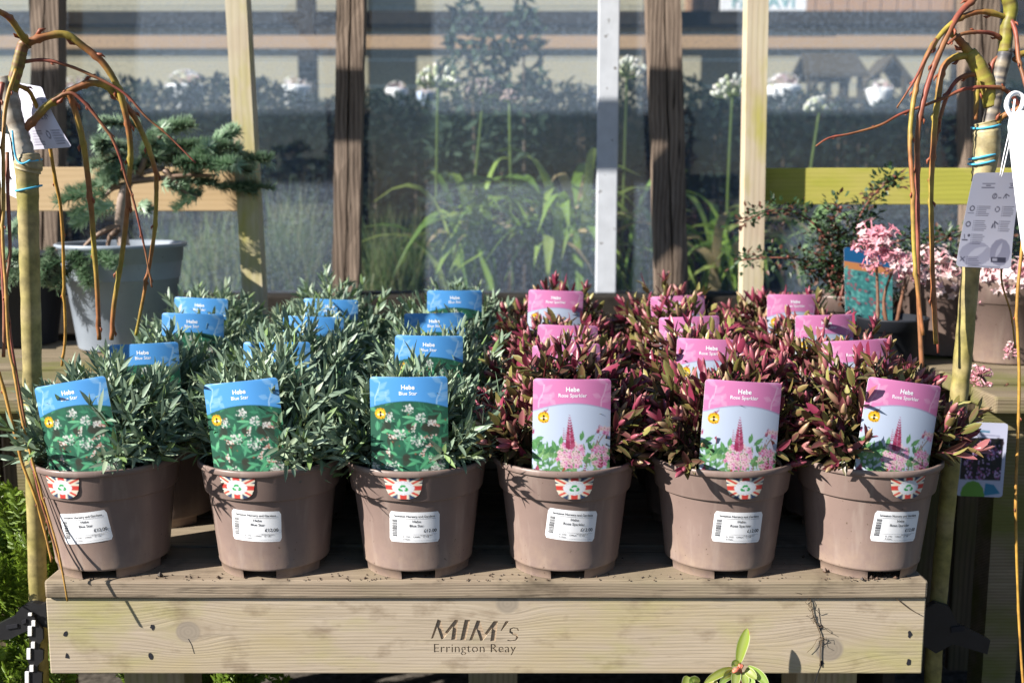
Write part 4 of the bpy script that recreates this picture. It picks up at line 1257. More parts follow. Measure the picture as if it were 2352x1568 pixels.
for (pts, r0, r1, Y0, Y1, pal) in [
    ([(2226, 122), (2208, 98), (2194, 84), (2178, 78), (2172, 66)], .008, .003, WY, .15, 0),
    ([(2224, 128), (2189, 134), (2164, 162), (2154, 229), (2147, 288), (2143, 351), (2139, 414), (2139, 498), (2143, 659), (2150, 790)], .0062, .0038, WY, .12, 0),
    ([(2290, -70), (2262, -25), (2235, 0), (2202, 34), (2177, 80), (2151, 139), (2126, 212), (2109, 296), (2107, 372), (2107, 477), (2109, 659), (2118, 850)], .0058, .0042, WY, .10, 1),
    ([(2310, 40), (2260, 27), (2214, 38), (2172, 67), (2130, 126), (2105, 197), (2093, 273), (2090, 336), (2095, 420), (2099, 567), (2107, 659), (2120, 770)], .0048, .0034, WY, .08, 0),
    ([(2306, 96), (2281, 78), (2244, 74), (2206, 80), (2177, 101)], .0042, .0028, WY, .14, 1),
    ([(2150, 90), (2130, 126), (2103, 180), (2075, 225), (2060, 247)], .003, .0012, .12, .1, 1),
    ([(2345, 250), (2332, 228), (2307, 206), (2282, 200), (2219, 204), (2168, 225), (2114, 246), (2067, 263), (2021, 288), (1954, 307), (1904, 317), (1874, 336)], .0040, .0014, WY, .12, 1),
    ([(2244, 170), (2206, 179), (2181, 208), (2164, 254), (2151, 313), (2139, 393), (2137, 498), (2146, 659), (2155, 810)], .0042, .0024, WY, .14, 1),
    ([(2310, 30), (2332, 70), (2340, 139), (2352, 181), (2368, 260), (2380, 400)], .0040, .003, WY, .1, 1),
    ([(2272, 175), (2281, 143), (2298, 126)], .0038, .003, WY, WY, 1),
    ([(2246, 185), (2243, 230), (2240, 275)], .0052, .004, WY, WY, 0),
    ([(2330, 140), (2344, 125), (2370, 120)], .006, .005, WY, WY, 0),
    ([(2275, 300), (2300, 270), (2340, 250), (2370, 240)], .006, .005, WY, WY - .03, 0),
    ([(2358, 420), (2348, 560), (2336, 700), (2341, 860), (2338, 1004), (2333, 1140), (2336, 1300), (2342, 1450), (2352, 1600)], .0028, .0022, .1, .05, 2),
    ([(2310, 560), (2300, 640), (2322, 720), (2332, 800)], .002, .0016, .2, .2, 2)]:
    twig(WR, pts, r0, r1, Y0, Y1, rg, 'twig' if r0 < .0045 else 'branch', pal)
for (x, yy) in ((2264, 290), (2258, 360), (2256, 372)):
    b = MB(); c = P(x, yy, WY); q = [c + Vector((.0195 * math.cos(t * .5236), .0195 * math.sin(t * .5236), .004 * math.sin(t * .5236 + yy))) for t in range(13)]
    b.tube(q, .0017, 6, cap=False); b.build('blue_tie', M['blue_tie'], WR)

# hanging tags
def quad_card(name, corners, img, mat, label, cat, Y, thick=.0008, bend=0.0):
    """card with four corners (top-left, top-right, bottom-right, bottom-left) seen in the photograph at distance(s) Y"""
    tl, tr, br, bl = [P(x, y, yy) for (x, y, yy) in corners]
    if img is None: n, m_ = 12, 10
    else: n, m_ = img.shape[0], img.shape[1]
    nrm = (tr - tl).cross(bl - tl).normalized()
    if nrm.y > 0: nrm = -nrm
    mb = MB(); vs = []; cs = []
    rad = .07
    for i in range(n + 1):
        v = i / n; dz = min(v, 1 - v) * 1.6; e = 0
        if dz < rad: e = rad - math.sqrt(max(0, rad * rad - (rad - dz) ** 2))
        for j in range(m_ + 1):
            u = e + (1 - 2 * e) * j / m_
            p = tl.lerp(tr, u).lerp(bl.lerp(br, u), v) + nrm * (bend * 4 * v * (1 - v) * (.5 + .5 * u))
            vs.append(p); cs.append(tuple(img[min(n - 1, i), min(m_ - 1, int(u * m_))]) if img is not None else (.8, .8, .83))
    k = m_ + 1
    mb.add(vs, [(i * k + j, (i + 1) * k + j, (i + 1) * k + j + 1, i * k + j + 1) for i in range(n) for j in range(m_)], cs)
    vb = [p - nrm * thick for p in vs]
    mb.add(vb, [(i * k + j, i * k + j + 1, (i + 1) * k + j + 1, (i + 1) * k + j) for i in range(n) for j in range(m_)], (.8, .8, .83))
    return tag(mb.build(name, M[mat], None, True), label, cat)


quad_card('hanging_tag', [(2238, 397, .108), (2350, 396, .132), (2322, 618, .122), (2196, 612, .096)], paint_grey() * 1.3, 'print', 'grey printed care tag with small icons hanging on the red-twigged willow', 'tag', 0, bend=-.004)
b = MB(); q = [P(2330, 228, .11), P(2318, 300, .105), P(2305, 360, .105), P(2297, 404, .11)]; b.tube(crom(q, 4), .0009, 5)
q = [P(2332, 228, .115), P(2322, 310, .11), P(2301, 406, .115)]; b.tube(crom(q, 4), .0009, 5)
tag(b.build('tag_string', M['white'], None), 'white loop string holding the grey care tag', 'string')
quad_card('hanging_tag', [(2312, 262, .06), (2420, 240, .02), (2470, 640, .0), (2352, 600, .05)], None, 'paint', 'blank bright white tag at the edge of the red-twigged willow', 'tag', 0, bend=.012)
b = MB(); q = [P(2325, 270, .07), P(2312, 245, .07), P(2318, 222, .08), P(2335, 214, .09), P(2350, 225, .09), P(2345, 250, .08), P(2328, 268, .07)]; b.tube(crom(q, 4), .0035, 6)
tag(b.build('tag_loop', M['white'], None), 'white plastic loop round the willow holding the blank white tag', 'loop')
quad_card('hanging_tag', [(42, 190, .21), (96, 200, .21), (166, 338, .19), (62, 345, .2)], np.clip(paint_grey()[:60] * 1.5, 0, .85), 'print', 'white curled care tag tied to the left willow beside its graft', 'tag', 0, bend=.012)
quad_card('hanging_tag', [(-8, 300, .2), (22, 310, .2), (52, 462, .19), (4, 440, .2)], None, 'paint', 'white tag hanging below the graft of the left willow', 'tag', 0, bend=.006)

# black nylon clamps
def clamp(label, outl, strap, whites, holes, Y):
    t = thing('strap_clamp', P(*outl[0], Y), label, 'clamp', 'black strap clamps')
    b = MB(); b.prism([P(x, y, Y) for x, y in outl[::-1]], .012); flat(b.build('jaw', M['black'], t, False))
    if strap:
        b = MB(); b.prism([P(x, y, Y - .006) for x, y in strap[::-1]], .005); b.build('strap', M['black'], t, False)
    for (x0, y0, x1, y1) in whites:
        b = MB(); b.prism([P(x, y, Y - .0085) for x, y in ((x0, y1), (x1, y1), (x1, y0), (x0, y0))], .0022); b.build('strap_window', M['white'], t, False)
    for (x0, y0, x1, y1) in holes:
        b = MB(); b.prism([P(x, y, Y - .0022) for x, y in ((x0, y1), (x1, y1 - 4), (x1, y0 - 4), (x0, y0))], .002); b.build('slot', M['ink'], t, False)
    return t


def C5(x, y): return (x / 5.463 * .9408, (1380 + y / 5.463) * .9408)


outl = [C5(*q) for q in [(-120, 1030), (-120, 830), (0, 770), (110, 715), (190, 685), (225, 615), (290, 545), (360, 505), (430, 495), (500, 512), (540, 520), (606, 505), (630, 830), (560, 810), (480, 760), (400, 800), (360, 870), (240, 925), (120, 985), (0, 990)]]
strap = [C5(*q) for q in [(395, 620), (450, 660), (470, 740), (570, 850), (575, 980), (520, 1050), (520, 1110), (575, 1130), (572, 1260), (500, 1330), (500, 1410), (560, 1430), (550, 1700), (330, 1700), (345, 1400), (390, 1320), (360, 1240), (380, 1100), (420, 1010), (370, 930), (390, 800)]]
wh = [(*C5(420, 735), *C5(466, 806)), (*C5(370, 810), *C5(420, 935)), (*C5(414, 1020), *C5(460, 1100)), (*C5(355, 1105), *C5(402, 1248)), (*C5(394, 1330), *C5(442, 1412)), (*C5(332, 1415), *C5(380, 1562)), (*C5(375, 632), *C5(420, 668))]
clamp('black nylon strap clamp with white windows gripping the left willow stem', outl, strap, wh, [(*C5(290, 735), *C5(345, 785)), (*C5(80, 800), *C5(230, 850))], .145)
clamp('black strap clamp in shade on the right willow stem', [(2120, 1400), (2150, 1384), (2180, 1392), (2200, 1432), (2275, 1470), (2268, 1502), (2190, 1478), (2150, 1500), (2118, 1480)], None, [], [(2185, 1440, 2215, 1452)], .145)

# ================================================================== viburnum, cotoneaster and their tags on the right staging
def C2(x, y): return ((1850 + x / 2.412) * .9408, (500 + y / 2.412) * .9408)


def lpot(parent, c, r, h, mat='pot', n=48):
    b = MB(); b.lathe([(r * .80, 0), (r * .82, .004), (r * .93, h * .72), (r * .97, h * .725), (r * .985, h * .95), (r, h * .96), (r, h), (r * .95, h), (r * .93, h * .86), (.001, h * .86)], n, cx=c.x, cy=c.y, cz=c.z)
    return b.build('pot', M[mat], parent)


def floret(mb, p, d, ln, rg, c):
    d = d.normalized(); a = d.orthogonal().normalized(); b_ = d.cross(a)
    mb.tube([p, p + d * ln], [.0011, .0015], 5, mixc(c, (.62, .16, .24), .55), False)
    e = p + d * ln; r = ln * .40; vs = [e]; t0 = rg.uniform(0, 6)
    for k in range(10):
        t = t0 + k * .6283; q = r if k % 2 == 0 else r * .55
        vs.append(e + (a * math.cos(t) + b_ * math.sin(t)) * q + d * (r * .25))
    mb.add(vs, [(0, k + 1, (k + 1) % 10 + 1) for k in range(10)], [mixc(c, (.7, .2, .3), .3)] + [c] * 10)


def cluster(parent, c, r, n, rg, pal):
    mb = MB()
    for k in range(n):
        d = Vector((rg.gauss(0, 1), rg.gauss(0, 1), rg.gauss(0.35, 1))).normalized()
        floret(mb, c + d * r * rg.uniform(.15, .5), (d + Vector((0, 0, .3))), r * rg.uniform(.5, .7), rg, rg.choice(pal))
    return mb.build('flower_cluster', M['petal'], parent, False)


PINK = [(.72, .50, .52), (.70, .40, .45), (.76, .58, .58), (.64, .26, .32)]
PALE = [(.78, .64, .63), (.80, .70, .68), (.74, .54, .55), (.78, .66, .62)]
rg = random.Random(51)
for (bx, by, lab, pot, stems, clus, pal) in [
    (2170, .80, 'viburnum with pale pink flower clusters in taupe pot behind the willow stem', (2165, .095, .165),
     [[(2160, 800), (2150, 740), (2168, 660)], [(2165, 800), (2190, 740), (2160, 680)], [(2140, 800), (2120, 730), (2085, 640)], [(2172, 800), (2205, 720), (2190, 660)]],
     [(2165, 650, .036, 60), (2142, 605, .03, 40), (2190, 690, .03, 36), (2085, 640, .028, 34), (2070, 612, .026, 30)], PALE),
    (2305, .70, 'viburnum with white-pink blossom at the far right edge, bare brown stems', (2300, .10, .165),
     [[(2270, 860), (2280, 790), (2300, 690)], [(2275, 870), (2262, 780), (2290, 720), (2320, 660)], [(2260, 980), (2272, 800), (2260, 700), (2262, 660)], [(2300, 830), (2320, 740), (2345, 650)], [(2290, 905), (2315, 860), (2322, 815)]],
     [(2262, 655, .03, 40), (2300, 640, .036, 56), (2335, 640, .034, 50), (2352, 690, .03, 34), (2322, 800, .012, 16)], PALE),
    (2030, .66, 'viburnum sprig with deep pink clusters above the blue-green picture tag', (2046, .07, .09, 'darkpot'),
     [[(2015, 760), (2016, 680), (2012, 590)], [(2040, 760), (2030, 690), (2050, 620)], [(2060, 740), (2072, 680), (2080, 640)]],
     [(2010, 560, .034, 44), (1990, 580, .022, 24), (2035, 575, .024, 26), (2016, 600, .024, 26), (2060, 605, .026, 28)], PINK)]:
    c = P(pot[0], 800, by); c.z = SZ + .001; c.y = by
    T = thing('potted_viburnum', c, lab, 'potted plant', 'potted viburnums')
    lpot(T, c, pot[1], pot[2], pot[3] if len(pot) > 3 else 'pot')
    for st in stems:
        q = crom([P(x, y, by - .03 + rg.uniform(-.02, .02)) for x, y in st], 5); b = MB()
        b.tube(q, [lerp(.0042, .0022, i / (len(q) - 1)) * (1.25 if i % 6 == 3 else 1) for i in range(len(q))], 7, (.16, .075, .045)); b.build('stem', M['bark'], T)
    for (x, y, r, n) in clus: cluster(T, P(x, y, by - .06 + rg.uniform(-.03, .03)), r * 1.25, int(n * .8), rg, pal)
# low flower sprig lower down in the shade
T = thing('potted_viburnum', P(2262, 960, .42), 'low dark-stemmed viburnum shoot with small magenta blossoms beside the willow trunk', 'potted plant', 'potted viburnums')
b = MB(); q = crom([P(2262, 1300, .42), P(2262, 1050, .42), P(2266, 900, .42), P(2250, 860, .41)], 5); b.tube(q, .004, 7, (.06, .03, .025)); b.build('stem', M['bark'], T)
b = MB(); q = crom([P(2266, 940, .42), P(2290, 905, .41), P(2316, 880, .41)], 5); b.tube(q, .002, 6, (.16, .07, .04)); b.build('stem', M['bark'], T)
for (x, y, r, n) in [(2250, 860, .020, 22), (2275, 895, .014, 14), (2238, 880, .014, 14), (2258, 915, .016, 14), (2318, 812, .012, 12)]: cluster(T, P(x, y, .40), r, n, rg, PINK)

# cotoneaster
cc = P(1935, 720, .84); cc.z = SZ + .001; cc.y = .84
CT = thing('potted_cotoneaster', cc, 'cotoneaster with small dark green leaves and arching berry stems by the green rail', 'potted plant')
lpot(CT, cc, .085, .12)
rg = random.Random(61)
arch = [[(1930, 700), (1900, 560), (1850, 500), (1780, 482), (1700, 512)], [(1940, 700), (1900, 620), (1830, 595), (1760, 592), (1704, 598)], [(1930, 690), (1960, 540), (1990, 470), (2030, 425), (2055, 412)],
        [(1930, 690), (1930, 560), (1915, 500), (1925, 470)], [(1940, 690), (1980, 600), (2040, 560), (2110, 545)], [(1940, 700), (1890, 640), (1850, 615)], [(1940, 690), (2010, 640), (2090, 580), (2180, 545)], [(1930, 680), (1960, 580), (1980, 520), (2000, 500)],
        [(1925, 690), (1890, 590), (1900, 530)], [(1935, 690), (1950, 600), (1945, 540)], [(1960, 690), (2100, 590), (2200, 540), (2330, 560)], [(1945, 690), (1920, 620), (1870, 580)]]
for st in arch:
    q = crom([P(x, y, .80 + rg.uniform(-.04, .04)) for x, y in st], 6); b = MB()
    b.tube(q, [lerp(.0028, .0012, i / (len(q) - 1)) for i in range(len(q))], 6, (.16, .05, .035)); b.build('stem', M['bark'], CT)
    lf = MB()
    for i in range(2, len(q)):
        for k in range(15):
            d = Vector((rg.gauss(0, 1), rg.gauss(0, 1), rg.gauss(.2, .8))).normalized(); p = q[i] + d * rg.uniform(.002, .034)
            base = rg.choice([(.035, .075, .03), (.05, .10, .04), (.025, .05, .022), (.10, .15, .09), (.13, .06, .04)])
            leaf_geo(lf, p, d, Vector((rg.uniform(-.6, .6), rg.uniform(-.8, .1), 1)).normalized(), rg.uniform(.009, .015), rg.uniform(.006, .009), base, base, .1, .1, None, (0, .3, .6, 1), (.3, 1, .85, .1))
    tag(lf.build('leaf_spray', M['plant'], CT, False), kind='stuff')
    bb = MB()
    for k in range(5):
        c = q[rg.randrange(2, len(q))] + Vector((rg.uniform(-.01, .01), -.01, rg.uniform(-.012, .006))); r = .0034
        bb.tube([c - Vector((0, 0, r)), c - Vector((0, 0, r * .6)), c, c + Vector((0, 0, r * .7)), c + Vector((0, 0, r))], [r * .3, r * .8, r, r * .8, r * .3], 7, rg.choice([(.30, .05, .045), (.34, .12, .09), (.36, .2, .16)]))
    tag(bb.build('berries', M['plant'], CT), kind='stuff')
rg = random.Random(62)
for (x0, x1, y0, y1, Y, lab) in [(2095, 2352, 545, 620, 1.12, 'low leafy cotoneaster mass flecked with red beneath the green rail'), (1990, 2130, 640, 760, .90, 'leafy dark cotoneaster between the pink clusters and taupe pots')]:
    c = P((x0 + x1) / 2, 760, Y); c.z = SZ; T = thing('cotoneaster_bush', c, lab, 'shrub', 'cotoneaster bushes')
    lf = MB()
    for k in range(1100):
        p = P(rg.uniform(x0, x1), rg.uniform(y0, y1) + 90 * rg.random() ** 2, Y + rg.uniform(-.07, .07)); d = Vector((rg.gauss(0, 1), rg.gauss(0, 1), rg.gauss(.2, .8))).normalized()
        base = rg.choice([(.035, .075, .03), (.05, .10, .04), (.07, .13, .05), (.10, .15, .07), (.24, .07, .05)])
        leaf_geo(lf, p, d, Vector((rg.uniform(-.6, .6), rg.uniform(-.8, .1), 1)).normalized(), rg.uniform(.010, .017), rg.uniform(.006, .010), base, base, .1, .1, None, (0, .3, .6, 1), (.3, 1, .85, .1))
    lf.build('foliage', M['plant'], T, False)
    b = MB()
    for k in range(9):
        x = rg.uniform(x0, x1); b.tube([P(lerp(x, (x0 + x1) / 2, .6), 800, Y), P(x, (y0 + y1) / 2, Y)], .0018, 5, (.14, .05, .035))
    b.build('stems', M['bark'], T)
quad_card('picture_tag', [(1938, 566, .70), (2050, 586, .70), (2050, 742, .70), (1942, 736, .70)], paint_teal(), 'print', 'blue and teal picture tag standing under the deep pink blossom', 'tag', 0)
quad_card('picture_tag', [(2212, 968, .30), (2316, 972, .30), (2302, 1142, .28), (2196, 1138, .29)], paint_dark(), 'print', 'picture tag with purple flowers on black, below the viburnum in shade', 'tag', 0)

# ================================================================== inside the greenhouse
b = MB(); b.box((-3.2, 1.70, 0), (3.2, 3.25, .55)); tag(b.build('planting_bed', M['soil'], None, False), 'raised soil bed inside the greenhouse', None, None, 'structure')


def grass(px, py, Y, n, h, spread, label, rg, tint=0):
    c = P(px, py, Y); c.z = .55; T = thing('grass_clump', c, label, 'ornamental grass', 'grasses behind the glass'); mb = MB()
    for k in range(n):
        a = rg.uniform(0, 6.28); L = h * rg.uniform(.55, 1.1); s = spread * rg.uniform(.1, 1); b0 = c + Vector((rg.uniform(-.09, .09), rg.uniform(-.06, .06), 0)); out = Vector((math.cos(a), math.sin(a) * .7, 0))
        pts = [b0 + out * (s * t * t) + Vector((0, 0, L * (t - .28 * t * t * (s / spread)))) for t in (0, .35, .7, 1.0)]
        wv = Vector((-out.y, out.x, 0)) * .0026; wv.x = wv.x if abs(wv.x) > .0012 else .0018
        base = rg.choice([(.16, .24, .09), (.22, .30, .13), (.30, .36, .18), (.38, .36, .20), (.12, .20, .08)]); vs = []
        for i, p in enumerate(pts): ww = wv * (1 - i / 3.2); vs += [p - ww, p + ww]
        mb.add(vs, [(2 * i, 2 * i + 1, 2 * i + 3, 2 * i + 2) for i in range(3)], base)
    mb.build('blades', M['plant'], T, False)


rg = random.Random(71)
grass(500, 680, 2.20, 520, .42, .20, 'pale feathery grass clump behind glass beside the left cream upright', rg)
grass(665, 680, 2.25, 520, .50, .22, 'tallest feathery grass clump behind glass beside the left brown post', rg)
grass(905, 680, 2.22, 450, .42, .20, 'fine grass clump behind glass right of the left brown post', rg)
grass(380, 680, 2.45, 200, .40, .2, 'faint grass clump behind glass behind the grey pot', rg)


def strap_leaf(parent, b0, out, L, rise, wd, c, rg, droop=1.0):
    n = 8; mb = MB(); vs = []; cs = []
    sd = out.cross(Vector((0, 0, 1))).normalized()
    tw = rg.uniform(-.5, .5)
    for i in range(n + 1):
        t = i / n; p = b0 + out * (L * t * (.35 + .65 * t)) + Vector((0, 0, rise * (1.7 * t - droop * t * t)))
        ww = wd * .5 * (1 - .2 * t) * (1 if t < .75 else max(.03, (1 - t) / .25)); s2 = (sd * math.cos(tw) + Vector((0, 0, 1)) * math.sin(tw))
        vs += [p - s2 * ww, p + Vector((0, 0, -.003)), p + s2 * ww]; cc = mixc(c, mixc(c, (.36, .30, .14), .7), max(0, t - .8) * 4 * rg.random()); cs += [cc] * 3
    mb.add(vs, [f for i in range(n) for f in ((3 * i, 3 * i + 3, 3 * i + 4, 3 * i + 1), (3 * i + 1, 3 * i + 4, 3 * i + 5, 3 * i + 2))], cs)
    mb.build('leaf', M['plant'], parent)


def umbel(parent, c, r, rg, pale=True):
    mb = MB(); f = MB()
    for k in range(46):
        d = Vector((rg.gauss(0, 1), rg.gauss(0, 1), abs(rg.gauss(.35, .8)) - .05)).normalized()
        e = c + Vector((d.x * r, d.y * r, d.z * r * .95)); mb.tube([c, e * .5 + c * .5 + Vector((0, 0, -.002)), e], .0012, 4, (.18, .24, .06), False)
        w_ = rg.choice([(.80, .82, .72), (.85, .86, .80), (.66, .72, .46), (.84, .80, .76)]) if pale else rg.choice([(.34, .27, .25), (.26, .2, .2), (.42, .36, .34), (.2, .18, .16)])
        up = (d + Vector((0, 0, .9))).normalized(); L = r * rg.uniform(.28, .42)
        f.tube([e - up * L * .2, e + up * L * .3, e + up * L * .75, e + up * L], [.0032, .0070, .0082, .003], 6, [mixc(w_, (.3, .4, .1), .5), w_, w_, mixc(w_, (.6, .35, .3), .25)])
    mb.build('stalks', M['plant'], parent); f.build('florets', M['petal'], parent)


def agapanthus(px, Y, heads, nl, label, rg, spread=.33, hgt=.42):
    c = P(px, 680, Y); c.z = .55; T = thing('agapanthus', c, label, 'agapanthus', 'agapanthus behind the glass')
    for k in range(nl):
        a = rg.uniform(0, 6.28); out = Vector((math.cos(a), math.sin(a) * .8, 0)).normalized(); b0 = c + Vector((rg.uniform(-.09, .09), rg.uniform(-.08, .08), 0))
        col_ = rg.choice([(.20, .33, .06), (.27, .42, .08), (.34, .48, .11), (.17, .29, .07), (.40, .50, .14)])
        if rg.random() < .2: col_ = (.58, .44, .25)
        strap_leaf(T, b0, out, spread * rg.uniform(.5, 1.1), hgt * rg.uniform(.95, 1.75), rg.uniform(.026, .042), col_, rg, rg.uniform(.9, 1.5))
    for (hx, hy, bx, r, pale) in heads:
        e = P(hx, hy, Y); b0 = P(bx, 600, Y); b0.z = .55; mb = MB(); q = crom([b0, b0.lerp(e, .5) + Vector((rg.uniform(-.01, .01), 0, 0)), e], 6)
        mb.tube(q, [lerp(.006, .0042, i / (len(q) - 1)) for i in range(len(q))], 7, (.17, .24, .06)); mb.build('flower_stem', M['plant'], T)
        umbel(T, e, r, rg, pale)


agapanthus(1090, 2.25, [(1006, 200, 1000, .062, True), (1110, 228, 1060, .056, False)], 60, 'agapanthus behind glass with two round heads, left of the white bar', rg)
agapanthus(1290, 2.20, [(1440, 178, 1425, .056, True)], 78, 'agapanthus behind glass with broad straps either side of the white bar', rg, .38, .46)
agapanthus(1480, 2.45, [(1170, 230, 1180, .03, False)], 16, 'agapanthus clump behind glass between white bar and right brown post', rg)
agapanthus(1660, 2.25, [(1682, 222, 1675, .060, True)], 34, 'agapanthus behind glass with white head beside the right cream upright', rg, .3, .34)
agapanthus(1880, 2.3, [(1882, 255, 1820, .042, True)], 32, 'agapanthus behind glass below the green rail on the right', rg, .36, .38)


def leafmass(name, label, cat, x0, x1, Y0, Y1, zfun, n, cols, size, rg, grp=None, z0=.5, mat='hedge'):
    c = Vector(((x0 + x1) / 2, (Y0 + Y1) / 2, .55)); T = thing(name, c, label, cat, grp); mb = MB()
    for k in range(n):
        x = rg.uniform(x0, x1); zt = zfun(x); z = lerp(z0, zt, rg.random() ** .6); y = rg.uniform(Y0, Y1) + (z - z0) / max(.1, zt - z0) * (Y1 - Y0) * .3
        d = Vector((rg.gauss(0, 1), rg.gauss(-.3, 1), rg.gauss(.2, .8))).normalized(); up = Vector((rg.uniform(-.7, .7), -.6, rg.uniform(.2, 1))).normalized(); base = rg.choice(cols)
        leaf_geo(mb, Vector((x, y, z)), d, up, size * rg.uniform(.6, 1.2), size * .5 * rg.uniform(.6, 1.1), base, base, .1, .1, None, (0, .3, .65, 1), (.3, 1, .8, .05))
    mb.build('foliage', M[mat], T, False)
    b = MB()
    for k in range(max(3, int((x1 - x0) * 5))):
        x = rg.uniform(x0, x1); b.tube([(x, (Y0 + Y1) / 2, .02), (x + rg.uniform(-.05, .05), (Y0 + Y1) / 2, lerp(z0, zfun(x), .8))], [.012, .005], 6, (.07, .05, .035))
    b.build('stems', M['bark'], T); return T


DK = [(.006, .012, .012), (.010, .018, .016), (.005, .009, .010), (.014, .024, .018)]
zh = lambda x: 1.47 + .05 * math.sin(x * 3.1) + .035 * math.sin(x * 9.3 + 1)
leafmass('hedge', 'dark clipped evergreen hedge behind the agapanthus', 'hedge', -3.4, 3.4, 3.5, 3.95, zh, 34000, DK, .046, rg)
b = MB(); b.box((-3.4, 3.86, .003), (3.4, 3.90, 1.38)); bo = b.build('hedge_backing', M['old'], None, False); tag(bo, 'added dark sheet within the clipped evergreen hedge, closing its gaps', 'backing')  # dark sheet added so the lit shed wall doesn't show through the leaves
pc = P(1120, 100, 3.3)
leafmass('shrub', 'tall upright evergreen shrub behind glass carrying two teal tags', 'shrub', pc.x - .26, pc.x + .24, 3.15, 3.4, lambda x: 1.82 - abs(x - pc.x) * .9 + .16 * math.sin(x * 23), 1000, [(.03, .05, .035), (.045, .07, .05), (.02, .035, .025)], .06, rg, None, .8)
for (x, y) in ((1092, 102), (1178, 102)):
    quad_card('picture_tag', [(x - 10, y - 16, 3.0), (x + 14, y - 20, 3.0), (x + 6, y + 20, 3.0), (x - 16, y + 22, 3.0)], None, 'teal', 'small teal tag hung on the tall evergreen shrub, ' + ('left one' if x < 1100 else 'right one'), 'tag', 0) if False else None

# ================================================================== yard beyond: open shed with bench, bird tables, stand-in for a reflected board
YF = 7.0
SH_ = thing('nursery_shed', (0, YF, 0), 'long open nursery shed with khaki boarded wall beyond the greenhouse', 'shed')
M['khaki'] = wood('khaki_cladding', (0.44, 0.41, 0.31), (0.34, 0.31, 0.22), 0, 0.03, contrast=0.9, bump=0.2)
M['larch'] = wood('orange_larch', (0.46, 0.29, 0.19), (0.34, 0.20, 0.12), 2, 0.03, contrast=0.8, bump=0.2)
M['bench'] = wood('orange_bench_rail', (0.44, 0.30, 0.19), (0.36, 0.24, 0.14), 0, 0.02, contrast=0.8, bump=0.2)
z = .01
while z < 3.3:
    b = MB(); b.box((-6, YF, z), (6.2, YF + .03, z + .192), ch=.004); b.build('wall_board', M['khaki'], SH_, False); z += .197
x = P(1575, 10, YF - .04).x
z0_, z1_ = P(0, 34, YF - .04).z, 3.25
while x < 4.6:
    b = MB(); b.box((x, YF - .04, z0_), (x + .115, YF - .006, z1_), ch=.003); b.build('upper_board', M['larch'], SH_, False); x += .125
b = MB(); b.box((-6, YF - .16, P(0, 60, YF - .1).z), (6.2, YF - .045, P(0, 28, YF - .1).z), ch=.006); b.build('beam', M['old'], SH_, False)
b = MB(); b.box((-6, YF - .5, P(0, 112, YF - .5).z), (6.2, YF - .46, P(0, 82, YF - .5).z), ch=.004); b.build('bench_rail', M['bench'], SH_, False)
for px in (705, 1500, 2215):
    x = P(px, 100, YF - .3).x; b = MB(); b.box((x - .065, YF - .34, .003), (x + .065, YF - .22, 3.2), ch=.004); b.build('shed_post', M['old'], SH_, False)
sg = P(1750, 2, YF - .6); S_ = thing('reflected_sign', sg, 'white board with pale teal capitals standing in for a reflection in the glass', 'reflected_sign')  # solid board added beyond the panes in place of a reflection on them
b = MB(); p0 = P(1654, 26, YF - .6); p1 = P(1852, -40, YF - .6); b.box((p0.x, YF - .62, p0.z), (p1.x, YF - .60, p1.z), ch=.002); b.build('reflection_board', M['white'], S_, False)
vs_, fs_ = text_geo('FA   AVI', .13, .002, 0, 'CENTER', 0); b = MB(); c = P(1753, 17, YF - .63)
b.add([(c.x + v[0], YF - .6235, c.z + v[1]) for v in vs_], fs_); b.build('lettering', plain('teal_paint', (.22, .42, .44), .6), S_, False)
rg = random.Random(81)
for (px, py, w_, h_, colr, lab) in [(175, 212, .24, .13, 'white', 'white planter beyond the glass between left willow and left cream upright, further left'), (430, 206, .30, .13, 'white', 'white planter beyond the glass just left of the left cream upright'), (680, 206, .22, .12, 'white', 'white planter beyond the glass between left cream upright and brown post'),
                               (912, 210, .17, .1, 'white', 'white planter beyond the glass just right of the left brown post'), (978, 216, .14, .08, 'blue', 'pale blue planter beyond the glass near the leftmost agapanthus head'), (1800, 206, .26, .12, 'white', 'white planter beyond the glass just left of the long-roofed bird table'), (2020, 210, .2, .1, 'white', 'white planter beyond the glass seen through the gabled bird table')]:
    c = P(px, py + 6, 4.4); b = MB(); r = w_ * .36; h_ *= .7
    prof = [(r * .62, -h_ * .9), (r * .9, -h_ * .1), (r, h_ * .25), (r * .94, h_ * .4), (r * .85, h_ * .3), (r * .8, 0), (.001, 0)]
    T = thing('planter', (c.x, c.y, .003), lab, 'planter', 'planters in the yard')
    b.lathe(prof, 24, cx=c.x, cy=c.y, cz=c.z); b.build('bowl', plain('planter_' + colr, (.75, .76, .78) if colr == 'white' else (.45, .54, .70), .5), T)
    b = MB(); b.lathe([(r * .7, -c.z + .003), (r * .3, -c.z + .05), (r * .25, -h_ * .95), (r * .5, -h_ * .9)], 16, cx=c.x, cy=c.y, cz=c.z); b.build('pedestal', M['old'], T)
    f = MB()
    for k in range(26):
        d = Vector((rg.gauss(0, .6), rg.gauss(0, .6), abs(rg.gauss(.7, .4)))).normalized(); floret(f, c + d * r * .55, d, r * .5, rg, rg.choice([(.78, .78, .76), (.72, .74, .72), (.5, .56, .4)]))
    f.build('flowers', M['petal'], T, False)


def birdtable(px0, px1, ptop, pe, pf, Y, label):
    c = P((px0 + px1) / 2, pf, Y); T = thing('bird_table', (c.x, Y, 0), label, 'bird table', 'bird tables beyond the glass')
    xa, xb = P(px0, pe, Y).x, P(px1, pe, Y).x; zt, ze, zf = P(0, ptop, Y).z, P(0, pe, Y).z, P(0, pf, Y).z
    return T, xa, xb, zt, ze, zf


